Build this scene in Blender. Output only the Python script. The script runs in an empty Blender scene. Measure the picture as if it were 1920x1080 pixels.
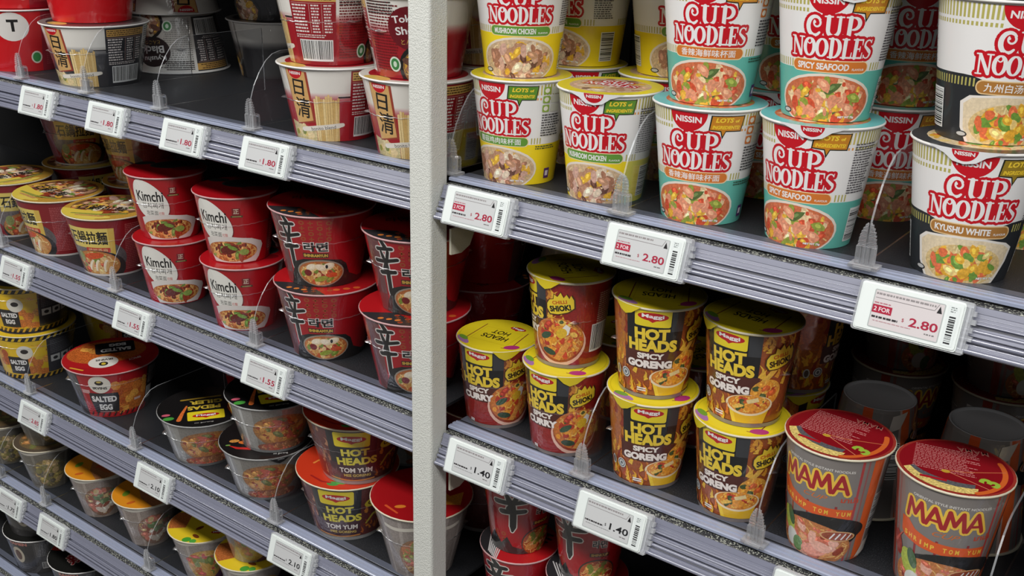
import bpy, math, random
from math import pi, sin, cos, radians
from mathutils import Matrix, Vector
from mathutils.geometry import tessellate_polygon, delaunay_2d_cdt

scene = bpy.context.scene
COL = scene.collection

# ---------------------------------------------------------------- camera, world, lights, exposure
cam_data = bpy.data.cameras.new('camera')
cam_data.sensor_fit = 'HORIZONTAL'
cam_data.sensor_width = 36.0
cam_data.lens = 1972.0 / 1920.0 * 36.0
cam_data.clip_start = 0.01
cam = bpy.data.objects.new('camera', cam_data)
COL.objects.link(cam)
RIGHT = Vector((0.79948919, 0.60019915, 0.02404172))
DOWN = Vector((0.22943088, -0.26813191, -0.9356638))
FWD = Vector((-0.55513827, 0.75356901, -0.35207278))
CAMPOS = Vector((0.0, -0.9, 1.5))
M = Matrix.Identity(4)
for i in range(3):
    M[i][0] = RIGHT[i]; M[i][1] = -DOWN[i]; M[i][2] = -FWD[i]; M[i][3] = CAMPOS[i]
cam.matrix_world = M
scene.camera = cam

world = bpy.data.worlds.new('store_ambient')
scene.world = world
world.use_nodes = True
world.node_tree.nodes['Background'].inputs[0].default_value = (0.93, 0.97, 1.0, 1)
world.node_tree.nodes['Background'].inputs[1].default_value = 0.013

def area_light(name, loc, sx, sy, watts, target, color=(1, 0.99, 0.975)):
    d = bpy.data.lights.new(name, 'AREA')
    d.shape = 'RECTANGLE'; d.size = sx; d.size_y = sy; d.energy = watts; d.color = color
    o = bpy.data.objects.new(name, d); COL.objects.link(o)
    o.location = loc
    o.rotation_euler = (Vector(target) - Vector(loc)).to_track_quat('-Z', 'Y').to_euler()
    return o
area_light('ceiling_strip_light', (-0.6, -1.38, 2.75), 7.0, 0.3, 130, (-0.6, -0.5, 0.6))
area_light('aisle_ceiling_light', (-0.6, -2.9, 2.9), 7.0, 0.5, 18, (-0.6, 0.0, 0.7))

scene.cycles.transparent_max_bounces = 32
vs = scene.view_settings
vs.view_transform = 'Standard'
vs.look = 'None'
vs.gamma = 1.0
vs.use_curve_mapping = False
vs.exposure = 0.0

# ---------------------------------------------------------------- small helpers
def lin(c):
    r = []
    for x in c[:3]:
        x = x / 255.0
        r.append(x / 12.92 if x <= 0.04045 else ((x + 0.055) / 1.055) ** 2.4)
    return tuple(r)

def tag(o, label=None, cat=None, group=None, kind=None):
    if label: o['label'] = label
    if cat: o['category'] = cat
    if group: o['group'] = group
    if kind: o['kind'] = kind
    return o

def link(name, me, parent=None):
    o = bpy.data.objects.new(name, me)
    COL.objects.link(o)
    if parent: o.parent = parent
    return o

def empty(name, loc=(0, 0, 0), rz=0.0):
    o = bpy.data.objects.new(name, None)
    COL.objects.link(o)
    o.empty_display_size = 0.02
    o.location = loc; o.rotation_euler = (0, 0, rz)
    return o

def mesh(name, verts, faces, mat, smooth=False):
    me = bpy.data.meshes.new(name)
    me.from_pydata(verts, [], faces)
    me.materials.append(mat)
    if smooth:
        me.polygons.foreach_set('use_smooth', [True] * len(me.polygons))
    me.update()
    return me

class MB:
    def __init__(s): s.v = []; s.f = []
    def box(s, x0, x1, y0, y1, z0, z1):
        b = len(s.v)
        s.v += [(x0,y0,z0),(x1,y0,z0),(x1,y1,z0),(x0,y1,z0),(x0,y0,z1),(x1,y0,z1),(x1,y1,z1),(x0,y1,z1)]
        s.f += [(b,b+3,b+2,b+1),(b+4,b+5,b+6,b+7),(b,b+1,b+5,b+4),(b+1,b+2,b+6,b+5),(b+2,b+3,b+7,b+6),(b+3,b,b+4,b+7)]
    def bevbox(s, x0, x1, y0, y1, z0, z1, r, n=4):
        # box with rounded corners in the x-z plane, front face at y0
        pts = []
        for cx, cz, a0 in ((x1-r,z0+r,-90),(x1-r,z1-r,0),(x0+r,z1-r,90),(x0+r,z0+r,180)):
            for k in range(n+1):
                a = radians(a0 + 90*k/n); pts.append((cx + r*cos(a), cz + r*sin(a)))
        s.prism_y(pts, y0, y1)
    def prism_y(s, pts, y0, y1):
        b = len(s.v); n = len(pts)
        s.v += [(x,y0,z) for x,z in pts] + [(x,y1,z) for x,z in pts]
        s.f.append(tuple(range(b, b+n))); s.f.append(tuple(range(b+2*n-1, b+n-1, -1)))
        for i in range(n):
            j = (i+1) % n
            s.f.append((b+j, b+i, b+n+i, b+n+j))
    def prism_x(s, pts, x0, x1, caps=True):
        # pts (y, z) ordered; extruded along x
        b = len(s.v); n = len(pts)
        s.v += [(x0,y,z) for y,z in pts] + [(x1,y,z) for y,z in pts]
        for i in range(n):
            j = (i+1) % n
            s.f.append((b+i, b+j, b+n+j, b+n+i))
        if caps:
            for tri in tessellate_polygon([[Vector((y,z,0)) for y,z in pts]]):
                s.f.append(tuple(b+k for k in tri)); s.f.append(tuple(b+n+k for k in reversed(tri)))
    def lathe(s, prof, n=64):
        b = len(s.v); m = len(prof)
        for k in range(n):
            a = 2*pi*k/n
            s.v += [(r*sin(a), -r*cos(a), z) for r, z in prof]
        for k in range(n):
            k2 = (k+1) % n
            for i in range(m-1):
                s.f.append((b+k*m+i, b+k2*m+i, b+k2*m+i+1, b+k*m+i+1))
    def build(s, name, mat, parent=None, smooth=False):
        return link(name, mesh(name, s.v, s.f, mat, smooth), parent)

# ---------------------------------------------------------------- materials
def new_mat(name):
    m = bpy.data.materials.new(name); m.use_nodes = True
    nt = m.node_tree
    return m, nt, nt.nodes['Principled BSDF']

def plain(name, c, rough=0.5, metal=0.0, spec=0.5, coat=0.0, bump=None, mottle=None):
    m, nt, p = new_mat(name)
    p.inputs['Base Color'].default_value = (*lin(c), 1)
    p.inputs['Roughness'].default_value = rough
    p.inputs['Metallic'].default_value = metal
    p.inputs['Specular IOR Level'].default_value = spec
    p.inputs['Coat Weight'].default_value = coat
    p.inputs['Coat Roughness'].default_value = 0.1
    tc = nt.nodes.new('ShaderNodeTexCoord')
    if bump:
        n = nt.nodes.new('ShaderNodeTexNoise'); n.inputs['Scale'].default_value = bump[0]
        n.inputs['Detail'].default_value = 3
        nt.links.new(tc.outputs['Object'], n.inputs['Vector'])
        b = nt.nodes.new('ShaderNodeBump'); b.inputs['Strength'].default_value = bump[1]
        b.inputs['Distance'].default_value = bump[2]
        nt.links.new(n.outputs['Fac'], b.inputs['Height']); nt.links.new(b.outputs['Normal'], p.inputs['Normal'])
    if mottle:
        n = nt.nodes.new('ShaderNodeTexNoise'); n.inputs['Scale'].default_value = mottle[0]
        n.inputs['Detail'].default_value = 2
        nt.links.new(tc.outputs['Object'], n.inputs['Vector'])
        r = nt.nodes.new('ShaderNodeValToRGB')
        r.color_ramp.elements[0].position = mottle[2]; r.color_ramp.elements[1].position = mottle[3]
        r.color_ramp.elements[0].color = (*lin(c), 1); r.color_ramp.elements[1].color = (*lin(mottle[1]), 1)
        nt.links.new(n.outputs['Fac'], r.inputs['Fac']); nt.links.new(r.outputs['Color'], p.inputs['Base Color'])
    return m

def print_mat(name, rough, coat, wrinkle, metal=0.0):
    """Printed packaging: ink colour from the 'ink' attribute, alpha = photo grain."""
    m, nt, p = new_mat(name)
    at = nt.nodes.new('ShaderNodeAttribute'); at.attribute_name = 'ink'
    tc = nt.nodes.new('ShaderNodeTexCoord')
    n = nt.nodes.new('ShaderNodeTexNoise'); n.inputs['Scale'].default_value = 420; n.inputs['Detail'].default_value = 3
    nt.links.new(tc.outputs['Object'], n.inputs['Vector'])
    mr = nt.nodes.new('ShaderNodeMapRange')
    mr.inputs['From Min'].default_value = 0.35; mr.inputs['From Max'].default_value = 0.65
    mr.inputs['To Min'].default_value = 0.45; mr.inputs['To Max'].default_value = 1.35
    nt.links.new(n.outputs['Fac'], mr.inputs['Value'])
    mul = nt.nodes.new('ShaderNodeMix'); mul.data_type = 'RGBA'; mul.blend_type = 'MULTIPLY'
    nt.links.new(at.outputs['Alpha'], mul.inputs[0])
    nt.links.new(at.outputs['Color'], mul.inputs[6]); nt.links.new(mr.outputs['Result'], mul.inputs[7])
    nt.links.new(mul.outputs[2], p.inputs['Base Color'])
    p.inputs['Roughness'].default_value = rough
    p.inputs['Metallic'].default_value = metal
    p.inputs['Specular IOR Level'].default_value = 0.4
    p.inputs['Coat Weight'].default_value = coat
    p.inputs['Coat Roughness'].default_value = 0.06
    if wrinkle:
        w = nt.nodes.new('ShaderNodeTexNoise'); w.inputs['Scale'].default_value = 21; w.inputs['Detail'].default_value = 4
        w.inputs['Distortion'].default_value = 1.2
        mp = nt.nodes.new('ShaderNodeMapping'); mp.inputs['Scale'].default_value = (1, 1, 0.45)
        nt.links.new(tc.outputs['Object'], mp.inputs['Vector']); nt.links.new(mp.outputs['Vector'], w.inputs['Vector'])
        b = nt.nodes.new('ShaderNodeBump'); b.inputs['Strength'].default_value = wrinkle; b.inputs['Distance'].default_value = 0.004
        nt.links.new(w.outputs['Fac'], b.inputs['Height']); nt.links.new(b.outputs['Normal'], p.inputs['Coat Normal'])
    return m

def clear_mat(name, tint=(0.97, 0.98, 1.0), haze=0.06, gloss=1.0, rough=0.12, edge=0.0):
    m = bpy.data.materials.new(name); m.use_nodes = True
    nt = m.node_tree; nt.nodes.clear()
    out = nt.nodes.new('ShaderNodeOutputMaterial')
    tr = nt.nodes.new('ShaderNodeBsdfTransparent'); tr.inputs[0].default_value = (*tint, 1)
    df = nt.nodes.new('ShaderNodeBsdfDiffuse'); df.inputs[0].default_value = (0.85, 0.87, 0.9, 1)
    gl = nt.nodes.new('ShaderNodeBsdfGlossy'); gl.inputs['Roughness'].default_value = rough
    fr = nt.nodes.new('ShaderNodeFresnel'); fr.inputs[0].default_value = 1.45
    ma = nt.nodes.new('ShaderNodeMath'); ma.operation = 'MULTIPLY'; ma.inputs[1].default_value = gloss
    nt.links.new(fr.outputs[0], ma.inputs[0])
    m1 = nt.nodes.new('ShaderNodeMixShader'); m1.inputs[0].default_value = haze
    nt.links.new(tr.outputs[0], m1.inputs[1]); nt.links.new(df.outputs[0], m1.inputs[2])
    m2 = nt.nodes.new('ShaderNodeMixShader')
    if edge:
        lw = nt.nodes.new('ShaderNodeLayerWeight'); lw.inputs[0].default_value = 0.5
        er = nt.nodes.new('ShaderNodeMapRange'); er.inputs['From Min'].default_value = 0.25; er.inputs['From Max'].default_value = 1.0
        er.inputs['To Min'].default_value = haze; er.inputs['To Max'].default_value = edge
        nt.links.new(lw.outputs['Facing'], er.inputs['Value']); nt.links.new(er.outputs['Result'], m1.inputs[0])
    nt.links.new(ma.outputs[0], m2.inputs[0]); nt.links.new(m1.outputs[0], m2.inputs[1]); nt.links.new(gl.outputs[0], m2.inputs[2])
    nt.links.new(m2.outputs[0], out.inputs[0])
    return m

MAT = {}
MAT['paper'] = print_mat('printed_paper_sleeve', 0.38, 0.25, 0.0)
MAT['film'] = print_mat('printed_sleeve_under_film', 0.34, 1.0, 1.1)
MAT['lid'] = print_mat('printed_lid_foil', 0.36, 0.35, 0.25)
MAT['screen'] = print_mat('paper_white_screen', 0.45, 0.1, 0.0)
MAT['rim_white'] = plain('white_paper_rim', (226, 224, 220), 0.4)
MAT['rim_grey'] = plain('grey_plastic_rim', (150, 150, 148), 0.3)
MAT['rim_dark'] = plain('dark_paper_rim', (70, 66, 64), 0.35)
MAT['rim_cream'] = plain('cream_paper_rim', (205, 196, 172), 0.4)
MAT['rim_red'] = plain('red_edged_rim', (190, 150, 150), 0.4)
MAT['base'] = plain('white_cup_base', (190, 190, 192), 0.5)
MAT['base_grey'] = plain('grey_cup_base', (120, 120, 122), 0.5)
MAT['clear'] = clear_mat('clear_plastic', haze=0.10, gloss=1.0)
MAT['clearclip'] = clear_mat('clear_clip_plastic', tint=(0.99, 0.99, 0.99), haze=0.10, gloss=0.6, rough=0.1, edge=0.55)
MAT['holder'] = clear_mat('clear_tag_holder_plastic', tint=(0.99, 0.99, 0.99), haze=0.3, gloss=0.5, edge=0.75)
MAT['clearfilm'] = clear_mat('clear_shrink_film', haze=0.06, gloss=0.8, rough=0.3)
MAT['fin'] = clear_mat('clear_divider_sheet', tint=(0.93, 0.94, 0.95), haze=0.004, gloss=0.25)
MAT['edge'] = clear_mat('polished_sheet_edge', haze=0.22, gloss=1.0, rough=0.25)
MAT['deck'] = plain('dark_grey_shelf_steel', (34, 35, 38), 0.5, 0.0, 0.4, bump=(900, 0.25, 0.001), mottle=(700, (70, 72, 76), 0.55, 0.8))
MAT['track'] = plain('grey_blue_track_plastic', (150, 157, 178), 0.28, 0.0, 0.5, coat=0.3)
MAT['trackdark'] = plain('smoky_track_plastic', (88, 92, 104), 0.3)
MAT['slot'] = plain('dark_slot', (14, 14, 16), 0.6)
MAT['speckle'] = plain('speckled_gasket', (46, 46, 48), 0.5, mottle=(520, (170, 172, 160), 0.52, 0.64))
MAT['rail'] = plain('grey_price_rail_plastic', (128, 130, 146), 0.26, 0.0, 0.6, coat=1.0)
MAT['post'] = plain('cream_textured_powder_coat', (212, 213, 206), 0.55, bump=(650, 0.9, 0.0012))
MAT['bracket'] = plain('cream_powder_coat', (196, 190, 172), 0.5, bump=(650, 0.4, 0.001))
MAT['back'] = plain('dark_back_panel_steel', (26, 26, 28), 0.6)
MAT['tag'] = plain('white_tag_plastic', (226, 232, 229), 0.32, coat=0.3)
MAT['floor'] = plain('grey_store_floor', (120, 118, 114), 0.4, mottle=(6, (132, 130, 126), 0.4, 0.6))
MAT['wall'] = plain('pale_wall_paint', (120, 120, 118), 0.7, mottle=(3, (128, 128, 126), 0.4, 0.6))
# ---------------------------------------------------------------- printed artwork: flat shapes laid on cups, lids and screens
EPS = 0.000009
_text_cache = {}
def text_tris(s, bold, shear):
    key = (s, bold, shear)
    if key in _text_cache: return _text_cache[key]
    c = bpy.data.curves.new('lettering', 'FONT'); c.body = s; c.size = 1.0; c.offset = bold; c.shear = shear
    c.resolution_u = 3
    o = bpy.data.objects.new('lettering', c); COL.objects.link(o)
    dg = bpy.context.evaluated_depsgraph_get(); dg.update()
    me = bpy.data.meshes.new_from_object(o.evaluated_get(dg))
    vs_ = [(v.co.x, v.co.y) for v in me.vertices]
    me.calc_loop_triangles()
    tris = []
    for t in me.loop_triangles:
        p = [vs_[i] for i in t.vertices]
        a = (p[1][0]-p[0][0])*(p[2][1]-p[0][1]) - (p[1][1]-p[0][1])*(p[2][0]-p[0][0])
        if abs(a) < 1e-9: continue
        tris.append(p if a > 0 else [p[0], p[2], p[1]])
    bpy.data.objects.remove(o); bpy.data.curves.remove(c); bpy.data.meshes.remove(me)
    xs = [q[0] for t in tris for q in t]; ys = [q[1] for t in tris for q in t]
    _text_cache[key] = (tris, (min(xs), max(xs), min(ys), max(ys)))
    return _text_cache[key]

def ccw(p):
    a = sum(p[i][0]*p[(i+1) % len(p)][1] - p[(i+1) % len(p)][0]*p[i][1] for i in range(len(p)))
    return p if a >= 0 else p[::-1]

class Art:
    def __init__(s, seed=1):
        s.p = []; s.l = 0; s.acc = None; s.rnd = random.Random(seed)
    def up(s): s.l += 1
    def conv(s, pts, col, grain=0.0):
        s.p.append((ccw(list(pts)), (*lin(col), grain), s.l))
    def poly(s, pts, col, grain=0.0, up=True):
        if up: s.up()
        for t in tessellate_polygon([[Vector((x, y, 0)) for x, y in pts]]):
            s.conv([pts[i] for i in t], col, grain)
    def rect(s, x0, y0, x1, y1, col, grain=0.0, up=True):
        if up: s.up()
        s.conv([(x0, y0), (x1, y0), (x1, y1), (x0, y1)], col, grain)
    def rrect(s, x0, y0, x1, y1, r, col, up=True):
        if up: s.up()
        pts = []
        for cx, cy, a0 in ((x1-r,y0+r,-90),(x1-r,y1-r,0),(x0+r,y1-r,90),(x0+r,y0+r,180)):
            for k in range(5):
                a = radians(a0+22.5*k); pts.append((cx+r*cos(a), cy+r*sin(a)))
        s.conv(pts, col)
    def ell(s, cx, cy, rx, ry, col, grain=0.0, n=26, rot=0.0, a0=0, a1=360, up=True):
        if up: s.up()
        c, q = cos(radians(rot)), sin(radians(rot)); pts = []
        m = n if a1-a0 == 360 else n+1
        for k in range(m):
            a = radians(a0+(a1-a0)*k/n); x, y = rx*cos(a), ry*sin(a)
            pts.append((cx+x*c-y*q, cy+x*q+y*c))
        s.conv(pts, col, grain)
    def union(s, polys, col, grain=0.0):
        # one flat shape without overlaps from many overlapping pieces
        if len(polys) == 1: s.conv(polys[0], col, grain); return
        vs_, fs_ = [], []
        for p in polys:
            p = ccw(list(p)); fs_.append(list(range(len(vs_), len(vs_)+len(p)))); vs_ += [Vector(q) for q in p]
        r = delaunay_2d_cdt(vs_, [], fs_, 1, 1e-4)
        for f, src in zip(r[2], r[5]):
            if src: s.conv([(r[0][i].x, r[0][i].y) for i in f], col, grain)
    def stroke(s, pts, col, grain=0.0, up=True, grow=0.0, round_=True):
        # pts (x, y, width)
        if up: s.up()
        acc = s.acc if s.acc is not None else []
        for i in range(len(pts)-1):
            x0, y0, w0 = pts[i]; x1, y1, w1 = pts[i+1]
            dx, dy = x1-x0, y1-y0; L = math.hypot(dx, dy)
            if L < 1e-6: continue
            nx, ny = -dy/L, dx/L; a = w0/2+grow; b = w1/2+grow
            acc.append([(x0+nx*a,y0+ny*a),(x0-nx*a,y0-ny*a),(x1-nx*b,y1-ny*b),(x1+nx*b,y1+ny*b)])
        if round_:
            for x, y, w in pts:
                r = w/2+grow
                acc.append([(x+r*cos(pi*k/4), y+r*sin(pi*k/4)) for k in range(8)])
        if s.acc is None and acc: s.union(acc, col, grain)
    def begin(s): s.up(); s.acc = []
    def end(s, col, grain=0.0):
        a, s.acc = s.acc, None; s.union(a, col, grain)
    def text(s, t, cx, cy, w, h, col, bold=0.0, shear=0.0, rot=0.0, out=None, up=True, arc=0.0):
        han = any(0x3400 <= ord(ch) <= 0x9fff for ch in t); fat = 0.0
        if han: fat, bold = bold*.8, 0.0
        base, (x0, x1, y0, y1) = text_tris(t, bold, shear)
        sx, sy = w/(x1-x0), h/(y1-y0); mx, my = (x0+x1)/2, (y0+y1)/2
        c, q = cos(radians(rot)), sin(radians(rot))
        def put(tris, col, jx=0.0, jy=0.0):
            for p in tris:
                o = []
                for x, y in p:
                    x, y = (x-mx+jx)*sx, (y-my+jy)*sy
                    y += arc*x*x
                    o.append((cx+x*c-y*q, cy+x*q+y*c))
                s.conv(o, col)
        if out and han:
            for k in range(8): s.l += .1; put(base, out[0], (fat+out[1])*cos(pi*k/4), (fat+out[1])*sin(pi*k/4))
        elif out:
            s.up(); put(text_tris(t, bold+out[1], shear)[0], out[0])
        if up: s.up()
        if fat > 0:
            for k in range(6): s.l += .1; put(base, col, fat*cos(pi*k/3), fat*sin(pi*k/3))
            s.l += .1
        put(base, col)
    def lines(s, x0, y0, x1, y1, n, col, h=0.5, vert=False, up=True):
        if up: s.up()
        for i in range(n):
            y = y1 - (y1-y0)*(i+0.5)/n; x = x0
            end = x1 - s.rnd.random()*(x1-x0)*0.25
            while x < end:
                L = s.rnd.uniform(1.2, 4.5); e = min(end, x+L)
                hh = (y1-y0)/n*h/2
                s.conv([(x,y-hh),(e,y-hh),(e,y+hh),(x,y+hh)], col)
                x += L+s.rnd.uniform(0.5, 1.0)
    def barcode(s, x0, y0, x1, y1, vert=False, bg=(225, 225, 222), fg=(25, 25, 25)):
        s.rect(x0, y0, x1, y1, bg); s.up()
        m = 1.2; a, b = (y0+m, y1-m) if vert else (x0+m, x1-m); x = a
        while x < b-0.6:
            w = s.rnd.choice((0.4, 0.6, 0.9, 1.3))
            if vert: s.conv([(x0+m,x),(x1-m,x),(x1-m,min(b,x+w)),(x0+m,min(b,x+w))], fg)
            else: s.conv([(x,y0+m*2),(min(b,x+w),y0+m*2),(min(b,x+w),y1-m),(x,y1-m)], fg)
            x += w+s.rnd.choice((0.5, 0.7, 1.1))
    def blob(s, cx, cy, r, col, grain=0.35, asp=1.0, rot=0.0):
        n = 9; pts = []; c, q = cos(rot), sin(rot)
        for k in range(n):
            a = 2*pi*k/n; rr = r*s.rnd.uniform(0.82, 1.12); x, y = rr*cos(a)*asp, rr*sin(a)
            pts.append((cx+x*c-y*q, cy+x*q+y*c))
        s.p.append((ccw(pts), (*lin(col), grain), s.l))
    def food(s, cx, cy, rx, ry, base, pal, n=40, size=4.0, noodle=None, nn=0, asp=1.5, topfade=None, nw=1.3):
        s.ell(cx, cy, rx, ry, base, 0.4)
        s.up()
        R = s.rnd
        def inside(m):
            while True:
                x, y = R.uniform(-1, 1), R.uniform(-1, 1)
                if x*x+y*y < m*m: return cx+x*rx, cy+y*ry
        def ok(x, y): return ((x-cx)/rx)**2+((y-cy)/ry)**2 < 0.93
        for i in range(nn):
            s.l += 0.1
            x, y = inside(0.9); a = R.uniform(0, 2*pi); tr = R.uniform(-1.1, 1.1); pts = []
            col = noodle[R.randrange(len(noodle))]
            for k in range(7):
                if not ok(x, y): break
                pts.append((x, y, nw)); x += 2.2*cos(a); y += 2.2*sin(a); a += tr*R.uniform(0.3, 1.0)
            if len(pts) > 1: s.stroke(pts, col, 0.2, up=False, round_=False)
        for i in range(n):
            s.l += 0.2
            r = size*R.uniform(0.45, 1.2)
            x, y = inside(max(0.2, 1-r*1.15/min(rx, ry)))
            col = pal[R.randrange(len(pal))]; a = R.uniform(0, pi); A = R.uniform(1, asp*1.5)
            s.blob(x, y, r, col, 0.4, A, a)
            if R.random() < 0.4:
                s.l += 0.1
                c2 = tuple(min(255, k*1.18+14) for k in col)
                s.blob(x-r*.15, y+r*.2, r*.45, c2, 0.3, A, a)
        s.up(); s.up()
    def gradient(s, x0, x1, y0, y1, c0, c1, n=10):
        s.up()
        for i in range(n):
            a, b = y0+(y1-y0)*i/n, y0+(y1-y0)*(i+1)/n; t = (i+.5)/n
            s.conv([(x0,a),(x1,a),(x1,b),(x0,b)], tuple(c0[k]+(c1[k]-c0[k])*t for k in range(3)))

def clip(p, ax, val, keep_gt):
    o = []; n = len(p)
    for i in range(n):
        a, b = p[i], p[(i+1) % n]
        da = (a[ax]-val) if keep_gt else (val-a[ax]); db = (b[ax]-val) if keep_gt else (val-b[ax])
        if da >= 0: o.append(a)
        if (da > 0 and db < 0) or (da < 0 and db > 0):
            t = da/(da-db); o.append((a[0]+(b[0]-a[0])*t, a[1]+(b[1]-a[1])*t))
    return o

NSEG = 72
def ink_mesh(name, V, F, cols, N, mat):
    me = bpy.data.meshes.new(name)
    me.from_pydata(V, [], F)
    me.materials.append(mat)
    at = me.color_attributes.new('ink', 'FLOAT_COLOR', 'CORNER')
    buf = []
    for f, c in zip(F, cols): buf += list(c)*len(f)
    at.data.foreach_set('color', buf)
    me.polygons.foreach_set('use_smooth', [True]*len(F))
    me.update()
    if N: me.normals_split_custom_set_from_vertices(N)
    return me

def wrap(art, prof, mat, name, off=0.0, rscale=1.0):
    """Lay the artwork (mm) round a body of revolution with profile prof [(height, radius), ...] in mm."""
    Rref = (prof[0][1]+prof[-1][1])/2
    du = 2*pi*Rref/NSEG
    vmin, vmax = prof[0][0], prof[-1][0]
    cuts = [v for v, r in prof[1:-1]]
    ring = [(sin(2*pi*k/NSEG), -cos(2*pi*k/NSEG)) for k in range(NSEG)]
    def rad(v):
        for (a, ra), (b, rb) in zip(prof, prof[1:]):
            if v <= b: return ra+(rb-ra)*(v-a)/(b-a), (rb-ra)/(b-a)
        return prof[-1][1], 0.0
    V, F, cols, N = [], [], [], []
    for p, col, layer in art.p:
        p = clip(p, 1, vmin, True)
        if len(p) < 3: continue
        p = clip(p, 1, vmax, False)
        if len(p) < 3: continue
        k0 = math.floor(min(q[0] for q in p)/du+1e-6); k1 = math.ceil(max(q[0] for q in p)/du-1e-6)
        for k in range(k0, max(k1, k0+1)):
            q = p
            if k1-k0 > 1:
                q = clip(clip(q, 0, k*du, True), 0, (k+1)*du, False)
                if len(q) < 3: continue
            parts = [q]
            for cv in cuts:
                nx = []
                for w in parts:
                    for side in (True, False):
                        z = clip(w, 1, cv, side)
                        if len(z) > 2: nx.append(z)
                parts = nx
            a, b = ring[k % NSEG], ring[(k+1) % NSEG]
            for w in parts:
                i0 = len(V); mv = sum(t[1] for t in w)/len(w); sl = rad(mv)[1]; inv = 1/math.sqrt(1+sl*sl)
                for u, v in w:
                    t = u/du-k; x = a[0]+(b[0]-a[0])*t; y = a[1]+(b[1]-a[1])*t
                    r = rad(v)[0]*0.001*rscale+layer*EPS+off
                    V.append((x*r, y*r, v*0.001))
                    L = math.hypot(x, y)
                    N.append((x/L*inv, y/L*inv, -sl*inv))
                F.append(tuple(range(i0, len(V)))); cols.append(col)
    return ink_mesh(name, V, F, cols, N, mat)

def flat(art, mat, name, z=0.0, plane='xy', limit=None):
    V, F, cols, N = [], [], [], []
    for p, col, layer in art.p:
        if limit:
            out = any(x*x+y*y > limit*limit for x, y in p)
            if out:
                for k in range(36):
                    a = 2*pi*k/36; nx, ny = cos(a), sin(a)
                    r = []; n = len(p)
                    for i in range(n):
                        A, B = p[i], p[(i+1) % n]
                        da = limit-(A[0]*nx+A[1]*ny); db = limit-(B[0]*nx+B[1]*ny)
                        if da >= 0: r.append(A)
                        if (da > 0 and db < 0) or (da < 0 and db > 0):
                            t = da/(da-db); r.append((A[0]+(B[0]-A[0])*t, A[1]+(B[1]-A[1])*t))
                    p = r
                    if len(p) < 3: break
                if len(p) < 3: continue
        i0 = len(V)
        for x, y in p:
            if plane == 'xy': V.append((x*.001, y*.001, z+layer*EPS)); N.append((0, 0, 1))
            else: V.append((x*.001, -z-layer*EPS*2, y*.001)); N.append((0, -1, 0))
        F.append(tuple(range(i0, len(V)))); cols.append(col)
    return ink_mesh(name, V, F, cols, N, mat)
# ---------------------------------------------------------------- fat serif letters for the big red-outlined word mark
def arc(cx, cy, rx, ry, a0, a1, w0, w1, n=9, wm=None):
    o = []
    for k in range(n+1):
        t = k/n; a = radians(a0+(a1-a0)*t)
        w = w0+(w1-w0)*t if wm is None else (w0+(wm-w0)*sin(pi*t) if w0 == w1 else w0+(w1-w0)*t+(wm-max(w0, w1))*sin(pi*t))
        o.append((cx+rx*cos(a), cy+ry*sin(a), w))
    return o
SERIF = {
 'C': (0.86, [arc(.47,.5,.34,.42,42,318,.13,.13,14,.26), arc(.58,.64,.17,.17,42,-215,.12,.09,9), [(.44,.70,.13),(.47,.66,.13)]]),
 'U': (1.0, [[(.24,.95,.23),(.24,.36,.23)], arc(.51,.36,.27,.27,180,360,.22,.19,9), [(.78,.36,.18),(.78,.95,.16)], [(.06,.95,.09),(.42,.95,.09)], [(.62,.95,.09),(.94,.95,.09)]]),
 'P': (0.82, [[(.24,.05,.24),(.24,.95,.24)], [(.05,.05,.1),(.45,.05,.1)], [(.05,.95,.1),(.4,.95,.1)], arc(.4,.68,.3,.27,92,-92,.1,.1,9,.24)]),
 'N': (0.92, [[(.17,.05,.11),(.17,.95,.11)], [(.2,.92,.2),(.70,.08,.22)], [(.74,.05,.11),(.74,.95,.11)], [(.02,.05,.09),(.34,.05,.09)], [(.58,.95,.09),(.9,.95,.09)], [(.02,.95,.09),(.25,.95,.09)]]),
 'O': (0.82, [arc(.41,.5,.30,.42,90,270,.11,.11,10,.25), arc(.41,.5,.30,.42,270,450,.11,.11,10,.25)]),
 'Q': (0.82, [arc(.41,.5,.30,.42,90,270,.11,.11,10,.25), arc(.41,.5,.30,.42,270,450,.11,.11,10,.25), arc(.40,.78,.13,.13,60,-150,.1,.07,6)]),
 'D': (0.86, [[(.24,.05,.24),(.24,.95,.24)], [(.05,.05,.1),(.4,.05,.1)], [(.05,.95,.1),(.4,.95,.1)], arc(.38,.5,.34,.45,92,-92,.1,.1,12,.26)]),
 'L': (0.72, [[(.22,.05,.24),(.22,.95,.24)], [(.04,.95,.1),(.42,.95,.1)], [(.04,.06,.11),(.64,.06,.13)], [(.64,.06,.1),(.66,.32,.05)]]),
 'E': (0.74, [[(.22,.05,.24),(.22,.95,.24)], [(.04,.95,.1),(.62,.95,.12)], [(.62,.95,.1),(.64,.7,.05)], [(.22,.5,.1),(.5,.5,.1)], [(.5,.38,.06),(.5,.62,.06)], [(.04,.06,.11),(.66,.06,.13)], [(.66,.06,.1),(.68,.32,.05)]]),
 'S': (0.68, [arc(.34,.72,.22,.22,25,210,.08,.15,8,.14), [(.16,.62,.16),(.5,.38,.25)], arc(.33,.27,.23,.22,30,-160,.2,.08,8,.16), [(.52,.82,.06),(.56,.96,.05)], [(.13,.2,.06),(.09,.04,.05)]]),
}
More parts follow.
